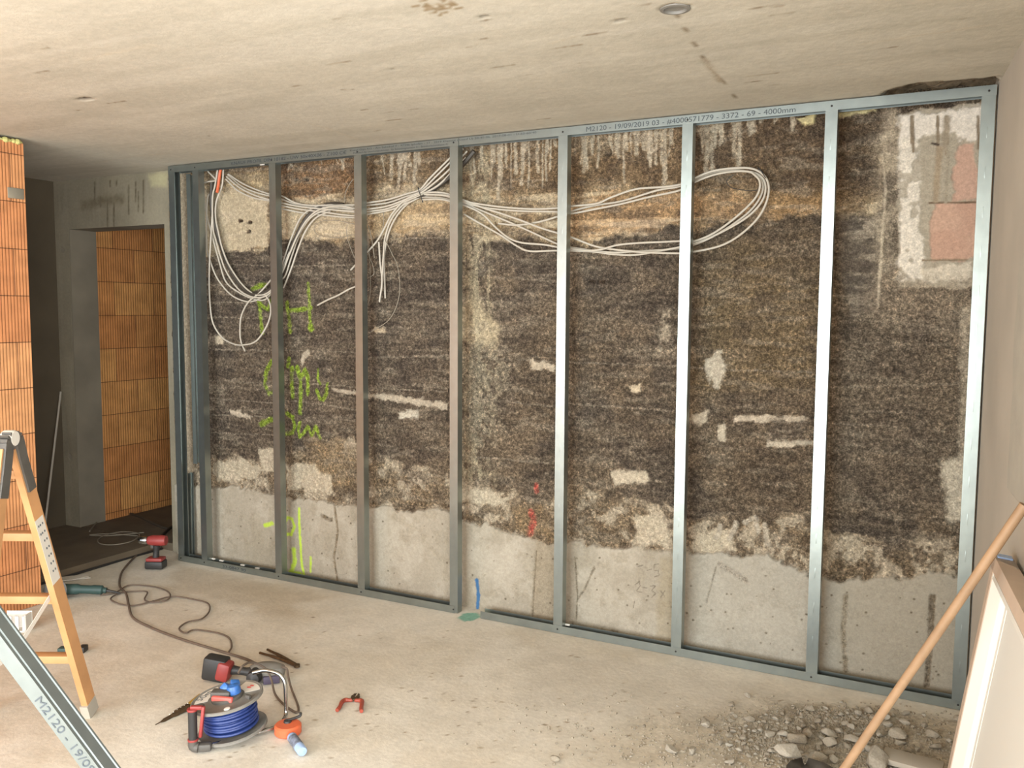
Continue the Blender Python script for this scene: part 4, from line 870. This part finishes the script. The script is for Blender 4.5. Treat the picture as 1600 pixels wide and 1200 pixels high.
# plug end / grey housing behind the reel
b = MB().lathe([(0, .02), (.07, .02), (.078, .03), (.078, .05), (.06, .062), (0, .068)], (0, 0, 0), (0, 0, 1), 32, sy=.62)
hp = fl(418, 1062, .0); b = MB().lathe([(.05, 0), (.075, .02), (.082, .045), (.078, .062), (.05, .074), (0, .078)], (0, 0, 0), (0, 0, 1), 32, sy=.6)
hz = empty('grey_housing', hp, 'dark grey rounded plastic housing lying behind the cable reel', 'housing', rz=math.radians(aR)); b.build('cover', M['greyplastic'], hz)
MB().box((.03, -.045, .02), (.07, .02, .035), (0, 0, .3), bev=.004).build('base', newmat('violet_grey', (74, 66, 84), .6), hz)
# cordless drill with battery behind the reel
def drill(name, label, pos, rz, lying=False, s=1.):
    d = empty(name, pos, label, 'cordless drill', rz=rz)
    if not lying:
        b = MB().box((0, 0, .028), (.085, .115, .05), bev=.010); b.build('battery', M['black'], d)
        MB().box((0, 0, .062), (.075, .105, .022), bev=.008).build('battery_clip', M['red'], d)
        MB().tube([(0, 0, .07), (0, .004, .11), (0, .008, .15)], [.020, .018, .021], 14, smooth=3).build('grip', M['black'], d)
        MB().lathe([(0, -.06), (.026, -.055), (.033, -.03), (.034, .04), (.030, .06), (.0, .062)], (0, .01, .182), (0, 1, 0), 24).build('motor_housing', M['red'], d)
        MB().lathe([(0, 0), (.022, 0), (.026, .012), (.024, .045), (.014, .06), (0, .062)], (0, -.05, .182), (0, -1, 0), 20).build('chuck', M['steel'], d)
        MB().box((0, -.022, .145), (.014, .018, .03), bev=.004).build('trigger', M['darkgrey'], d)
    else:
        b = MB().box((0, 0, .055), (.105, .075, .105), (0, .15, 0), bev=.014); b.build('battery', M['black'], d)
        MB().box((.045, -.012, .05), (.06, .07, .085), (0, .25, 0), bev=.014).build('battery_clip', M['red'], d)
        MB().tube([(.06, 0, .05), (.12, 0, .045), (.17, .0, .04)], [.021, .018, .022], 14, smooth=3).build('grip', M['black'], d)
        MB().lathe([(0, -.07), (.028, -.06), (.033, -.03), (.034, .04), (.0, .07)], (.19, .0, .036), (0, 1, 0), 24).build('motor_housing', M['black'], d)
    return d
drill('cordless_drill', 'red and black cordless drill standing on its battery near the doorway', fl(244, 888), math.radians(-65))
drill('cordless_drill', 'red and black cordless drill lying behind the cable reel', fl(338, 1062), math.radians(aR - 5), True)

# dusty flex of the reel and of the grinder
def flex(pts, label, r=.005, z=.007, mat='flex', name='power_cord'):
    P_ = [fl(u, v, z if len(q) == 0 else z) for (u, v, *q) in pts]; P_ = [Vector((p.x, p.y, z + (q[2] if len(q) > 2 else 0))) for p, q in zip(P_, pts)]
    o = MB().tube(P_, r, 8, smooth=6).build(name, M[mat]); rebase(o); return tag(o, label, 'cord')
flex([(213, 868), (203, 878), (190, 895), (187, 915), (197, 928), (201, 945), (208, 965), (235, 980), (270, 994), (310, 1007), (350, 1019), (385, 1030), (405, 1040)], 'dark power cord trailing from the doorway to the cable reel', .0065)
flex([(157, 930), (180, 926), (200, 915), (225, 915), (250, 919), (265, 927), (262, 937), (240, 941), (226, 937), (230, 925), (212, 924), (190, 926), (173, 935), (185, 943), (210, 946), (240, 939), (270, 932), (305, 937), (325, 943), (327, 955), (315, 967), (293, 972), (280, 982), (290, 989), (305, 984), (340, 989), (358, 997), (362, 1010), (358, 1018)], 'thin dark cord looping from the angle grinder over the floor', .0045)
lp = [(372, 1052, .13), (380, 1040, .15), (395, 1035, .14), (415, 1045, .10), (424, 1062, .05), (430, 1085, .01), (445, 1102, .005), (463, 1113, .0), (466, 1104, .0), (455, 1075, .02), (450, 1055, .05), (448, 1045, .07), (440, 1042, .08)]
pp = []
for u, v, z in lp: pp.append(fl(u, v, z + .006))
o = MB().tube(pp, .0048, 8, smooth=6).build('power_cord', M['flex']); rebase(o); tag(o, 'dusty grey cord slung over the back of the cable reel', 'cord')
# cords in the recess
flex([(206, 855), (180, 870), (150, 880), (120, 893)], 'pale cord lying along the screed rim towards the left', .006, .012, 'wire')
zc_ = .056
def record(pts, label, r, mat):
    P_ = [fl(u, v, zc_) for u, v in pts]; o = MB().tube(P_, r, 8, smooth=6).build('power_cord', M[mat]); rebase(o); tag(o, label, 'cord')
record([(258, 838), (245, 845), (262, 828), (272, 820), (262, 826), (240, 818), (215, 806), (190, 801), (168, 801)], 'thick dark hose curving in through the doorway', .011, 'conduit')
record([(140, 830), (155, 812), (170, 803)], 'thin pale cord end curling beside the door jamb', .005, 'wire')
record([(218, 840), (215, 833), (190, 831), (165, 836), (153, 843), (158, 850), (180, 851), (205, 846), (216, 838), (200, 836), (170, 834), (140, 836), (170, 837), (225, 832)], 'thin pale cord coiled on the dark recess floor', .004, 'wire')
p0, p1 = fl(64, 768, .06), Vector((-1.545, 0, 0)); pb = Vector(hit(66, 790, 0, -1.35)); pt_ = Vector(hit(95, 612, 0, -1.545))
pb.z = .052; MB_ = MB().tube([pb, pt_], .007, 8); tag(rebase(MB_.build('thin_rod', M['cable'])), 'thin pale rod leaning on the dark recess wall behind the brick edge', 'rod')
# angle grinder
gp = fl(128, 932)
gd = (fl(157, 929) - fl(105, 931)).normalized(); ga = math.atan2(gd.y, gd.x)
g = empty('angle_grinder', (gp.x, gp.y, 0), 'dark green angle grinder lying behind the ladder foot', 'angle grinder', rz=ga)
MB().tube([(-.10, 0, .045), (-.04, 0, .045), (.03, 0, .04), (.10, 0, .035), (.135, 0, .03)], [.032, .030, .024, .026, .016], 16, smooth=4).build('body', M['teal'], g)
MB().tube([(.13, 0, .03), (.17, 0, .022), (.21, 0, .01)], [.010, .007, .005], 10, smooth=3).build('cord_sleeve', M['black'], g)
MB().lathe([(0, -.02), (.03, -.02), (.034, 0), (.028, .02), (0, .03)], (-.12, -.02, .045), (0, -1, .2), 20).build('gear_head', M['steel'], g)
MB().lathe([(0, 0), (.062, 0), (.062, .003), (0, .003)], (-.12, -.062, .062), (0, -1, .2), 36).build('disc', M['darkgrey'], g)
MB().tube([(-.10, -.02, .05), (-.10, -.10, .03)], .015, 12).build('side_handle', M['black'], g)
# white clamp box at the foot of the brick wall
cp = fl(27, 985); cb_ = empty('cable_duct', cp, 'white slotted plastic duct piece on the floor by the brick wall', 'plastic duct', rz=math.radians(aR))
b = MB().box((0, 0, .004), (.13, .06, .008)); b.box((0, .028, .05), (.13, .004, .09))
for k in range(4): b.box((-.055 + k * .036, -.028, .045), (.018, .004, .08))
b.box((.06, 0, .045), (.006, .06, .09)); b.build('duct_body', M['white'], cb_)
# dark battery pieces behind the ladder
p = fl(130, 1018); b = MB().box((p.x, p.y, .014), (.03, .05, .028), (0, 0, .5), bev=.004); tag(rebase(b.build('small_battery', M['black'])), 'small dark block on the floor just right of the ladder stile', 'block')
p = fl(104, 1020); b = MB().box((p.x, p.y, .014), (.07, .04, .028), (0, 0, .5), bev=.004); tag(rebase(b.build('small_battery', M['teal'])), 'small dark green block on the floor just left of the ladder stile', 'block')
# paper scraps by the rim
for u, v, s, lb in [(118, 903, .10, 'folded white paper scrap on the floor by the screed rim'), (225, 853, .09, 'white plastic scrap wedged at the screed rim near the drill')]:
    p = fl(u, v, .004); b = MB().box((p.x, p.y, .006), (s * 1.6, s * .7, .006), (.05, .03, ga + .4)); b.box((p.x + .02, p.y + .01, .011), (s, s * .5, .004), (.08, -.05, ga + .5)); tag(rebase(b.build('paper_scrap', M['whitepaint'])), lb, 'scrap')
# pliers
pp_ = fl(553, 1096); pl_ = empty('pliers', pp_, 'open pliers with red brown handles lying alone on the floor', 'pliers', rz=math.radians(aR - 4))
for s in (-1, 1):
    MB().tube([(s * .006, 0, .008), (s * .012, -.006, .008), (s * .036, -.010, .009), (s * .043, -.035, .010), (s * (.040 if s < 0 else .050), -.075, .010), (s * (.044 if s < 0 else .058), -.105, .009)], [.006, .0075, .009, .009, .0085, .008], 10, smooth=5).build('handle', newmat('handle_red', (150, 66, 48), .5, noise=.15, nscale=60), pl_)
    MB().tube([(s * .003, .0, .008), (s * .011, .022, .008), (s * .009, .045, .008), (s * .005, .062, .007)], [.007, .008, .005, .002], 8, smooth=4).build('jaw', M['brownmetal'], pl_)
MB().lathe([(0, 0), (.011, 0), (.011, .006), (0, .007)], (0, 0, .010), (0, 0, 1), 18).build('pivot', M['brownmetal'], pl_)
# long open pliers with brown handles behind
a, c, e = fl(464, 1040, .01), fl(406, 1020, .01), fl(418, 1015, .01)
t = empty('long_nose_tool', (a.x, a.y, 0), 'brown two legged hand tool lying behind the cable reel', 'hand tool')
for k, q in enumerate((c, e)): MB().tube([a - t.location, a.lerp(q, .5) - t.location + Vector((0, 0, .004)), q - t.location], [.009, .008, .006], 10, smooth=4).build('leg', M['brownmetal'], t)
MB().lathe([(0, 0), (.014, 0), (.014, .012), (0, .014)], (0, 0, .004), (0, 0, 1), 16).build('joint', M['brownmetal'], t)
# pointed snips left of the reel
a, c = fl(243, 1130, .01), fl(300, 1096, .02)
t = empty('pointed_snips', (a.x, a.y, 0), 'dark pointed hand tool with specks lying left of the cable reel', 'hand tool'); d0 = c - a
b = MB().tube([(0, 0, .004), d0 * .35, d0 * .65, d0 * .95], [.002, .008, .014, .013], 8, smooth=3)
b.tube([d0 * .30, d0 * .7 + Vector((.008, -.018, 0)), d0 * 1.1 + Vector((.02, -.03, .0))], [.005, .010, .010], 8, smooth=3); b.build('blade', M['brownmetal'], t)
for k in range(6): p = d0 * (.38 + .1 * k) + Vector((0, 0, .012)); MB().lathe([(0, 0), (.003, 0), (.002, .002), (0, .002)], p, (0, 0, 1), 8).build('rivet', M['white'], t)
MB().tube([d0 * .9, d0 * 1.25 + Vector((.0, .0, .01))], .013, 10).build('handle', M['yellow'], t)
# chalk line reel and blue bottle
p = fl(450, 1146); c = empty('chalk_line_reel', p, 'orange chalk line reel with black crank on the floor right of the cable reel', 'chalk line', rz=math.radians(aR))
MB().lathe([(0, 0), (.046, 0), (.052, .006), (.052, .034), (.046, .040), (0, .041)], (0, 0, 0), (0, 0, 1), 36).build('case', M['orange'], c)
b = MB().lathe([(0, 0), (.016, 0), (.014, .008), (0, .009)], (-.004, .012, .040), (0, 0, 1), 18); b.tube([(-.004, .012, .047), (.03, .035, .050), (.040, .040, .055), (.040, .04, .066)], .0055, 8, smooth=3); b.build('crank', M['black'], c)
a, e = fl(456, 1152, .02), fl(473, 1176, .018); t = empty('chalk_bottle', (a.x, a.y, 0), 'pale blue bottle with grey label lying against the orange chalk reel', 'bottle')
d0 = e - a; d0.z = 0; dn0 = d0.normalized(); Lb = d0.length
MB().lathe([(0, 0), (.018, 0), (.019, .004), (.019, Lb * .95), (.016, Lb), (0, Lb + .002)], (0, 0, .021), dn0, 22).build('body', M['bottle'], t)
MB().lathe([(.0194, Lb * .12), (.0196, Lb * .13), (.0196, Lb * .68), (.0194, Lb * .69)], (0, 0, .021), dn0, 22).build('bottle_label', M['bottle_label'], t)
MB().lathe([(0, -.012), (.012, -.012), (.012, .0), (0, .002)], (0, 0, .021), dn0, 18).build('cap', M['greyplastic'], t)

# ------------------------------------------------------------------ rubble
def rock(seed, name='rock'):
    r = random.Random(seed); bm = bmesh.new()
    for i in range(16):
        v = Vector((r.gauss(0, 1), r.gauss(0, 1), r.gauss(0, 1))).normalized(); bm.verts.new((v.x * r.uniform(.8, 1.1) * .5, v.y * r.uniform(.6, 1.) * .42, v.z * r.uniform(.7, 1) * .3))
    q = bmesh.ops.convex_hull(bm, input=bm.verts); bmesh.ops.delete(bm, geom=list({e for e in q['geom_interior'] + q['geom_unused'] if isinstance(e, bmesh.types.BMVert)}), context='VERTS')
    bmesh.ops.bevel(bm, geom=list(bm.edges), offset=.03, segments=1, affect='EDGES')
    zmin = min(v.co.z for v in bm.verts)
    for v in bm.verts: v.co.z -= zmin
    me = bpy.data.meshes.new('stone_chunk'); bm.to_mesh(me); bm.free(); me.materials.append(M['stone'] if seed % 3 else M['stone2']); return me
rocks = [rock(i) for i in range(14)]
big = [((1250, 1160), .085, 'broad pale stone chunk at the left rim of the rubble pile'), ((1295, 1150), .060, 'rounded grey stone chunk left of the pole, farthest of the large ones'), ((1298, 1164), .062, 'flat stone chunk just in front of the rounded grey one left of the pole'),
       ((1232, 1192), .095, 'large pale stone chunk at the lower left of the rubble'), ((1275, 1196), .085, 'pale stone chunk next to the dark shovel blade'), ((1335, 1160), .065, 'pale stone chunk half behind the wooden pole'),
       ((1370, 1194), .125, 'largest stone chunk, rounded, right of the wooden pole'), ((1402, 1152), .075, 'pale angular stone chunk right of the pole at the back'), ((1380, 1148), .045, 'small rounded stone next to the pale angular chunk'),
       ((1265, 1150), .055, 'brownish stone chunk between the pale ones left of the pole'), ((1100, 1132), .060, 'single angular stone apart from the pile on open floor'), ((1048, 1174), .055, 'pale stone chunk left of the rubble pile near the lower edge'),
       ((1080, 1176), .050, 'elongated stone chunk in front of the gravel left of the pile'), ((868, 1188), .040, 'small stone alone at the lower left end of the debris'), ((1142, 1101), .035, 'small stone at the far rim of the debris'), ((1168, 1088), .035, 'small flat stone farthest towards the floor track')]
for i, ((u, v), s, lb) in enumerate(big):
    p = fl(u, v); o = bpy.data.objects.new('stone_chunk', rocks[(i * 5) % 14]); COL.objects.link(o); o.location = (p.x, p.y, -.004); s *= 1.3; o.scale = (s, s, s * .9); o.rotation_euler = (0, 0, rs.uniform(0, 6)); tag(o, lb, 'stone', 'stone chunks on the floor')
cnt = 0; GV = MB()
placed = []
def try_place(u, v, s):
    p = fl(u, v)
    if p.y > -.05 or p.x > 4.36: return None
    for (x, y, r0) in placed:
        if (p.x - x) ** 2 + (p.y - y) ** 2 < (.42 * (s + r0)) ** 2: return None
    placed.append((p.x, p.y, s)); return p
for (u, v), s, _ in big: p = fl(u, v); placed.append((p.x, p.y, s))
zones = [((1330, 1165), (85, 22), 110, .022, .062, 'concrete crumb in the dense rubble around the pole foot'), ((1215, 1150), (35, 14), 80, .018, .044, 'concrete crumb in the cluster left of the large stones'),
         ((1270, 1120), (45, 8), 70, .012, .030, 'concrete crumb in the strip of gravel nearest the floor track'), ((1080, 1160), (75, 26), 60, .008, .026, 'concrete crumb scattered thinly on the open floor left of the pile'), ((930, 1125), (90, 22), 26, .006, .014, 'tiny concrete crumb far out on the bare floor')]
for (cu, cv), (su, sv), n, lo, hi, lb in zones:
    k = 0; tries = 0
    while k < n and tries < n * 12:
        tries += 1; s = lo + (hi - lo) * rs.random() ** (1.1 if 'dense' in lb else 1.8); u, v = rs.gauss(cu, su), rs.gauss(cv, sv)
        if v > 1215 or v < 1075: continue
        p = try_place(u, v, s)
        if p is None or cnt > 280: continue
        o = bpy.data.objects.new('stone_chunk', rocks[rs.randrange(14)]); COL.objects.link(o); o.location = (p.x, p.y, -.003); o.scale = (s, s, s); o.rotation_euler = (0, 0, rs.uniform(0, 6)); 
        pu = 1255 + (1296 - v) * .683
        lb2 = ('tiny concrete crumb far out on the bare floor left of the debris' if u < 985 else 'concrete crumb scattered on the open floor left of the rubble' if u < 1165 else
               'small concrete crumb in the gravel strip nearest the floor track' if v < 1136 else 'concrete crumb in the rubble between pole and right wall' if u > pu else
               'concrete crumb in the dense rubble just left of the pole' if u > 1255 else 'concrete crumb in the cluster left of the large stones')
        tag(o, lb2, 'stone', lb2.replace('crumb', 'crumbs'))
        k += 1; cnt += 1
b = MB()
for (cu, cv), (su, sv), n in [((1330, 1165), (95, 24), 2600), ((1215, 1150), (45, 16), 1100), ((1275, 1122), (60, 9), 900), ((1080, 1165), (95, 28), 450), ((930, 1120), (120, 30), 110)]:
    for i in range(n):
        u, v = rs.gauss(cu, su), rs.gauss(cv, sv)
        if v > 1225 or v < 1060: continue
        p = fl(u, v)
        if p.y > -.03 or p.x > 4.37: continue
        s = rs.uniform(.003, .009); a_ = rs.uniform(0, 3)
        c_, s_ = math.cos(a_) * s, math.sin(a_) * s
        b.add([(p.x + c_, p.y + s_, -.001), (p.x - s_, p.y + c_, -.001), (p.x - c_, p.y - s_, -.001), (p.x + s_, p.y - c_, -.001), (p.x, p.y, s * .7)], [(0, 1, 4), (1, 2, 4), (2, 3, 4), (3, 0, 4), (3, 2, 1, 0)])
tag(rebase(b.build('gravel', M['stone2'], angle=10)), 'fine grey grit and dust spread around the rubble', 'gravel', kind='stuff')
# board lying among the rubble
p = fl(1425, 1200); b = MB().box((p.x, p.y, .022), (.20, .10, .02), (0, 0, -.1), bev=.002); tag(rebase(b.build('board_offcut', M['plaster'])), 'pinkish board offcut in the rubble right of the pole', 'board')

textmesh('printed_text', 'M2120 - 19/09/2019 03', M['ink'], root, (0, 0, 0), (1, 0, 0), (0, 0, 1), .02)
# the lettering on the leaning profile runs down its flange
tx = [o for o in root.children if o.name.startswith('printed_text')][0]; bpy.data.objects.remove(tx)
def ontoflange(u, v):
    """point of the flange plane seen at this place"""
    n = wax; d = Vector(ray(u, v)); o0 = foot; t = (o0 - Vector(CAM)).dot(n) / d.dot(n); return Vector(CAM) + d * t
pa = ontoflange(50, 1098); off = (pa - foot)
al = off.dot(d_); fb = off.dot(fax)
textmesh('printed_text', 'M2120 - 19/09/2019 03', M['ink'], root, d_ * al + fax * (.031) - wax * .0012, d_, -fax, .024, .34)
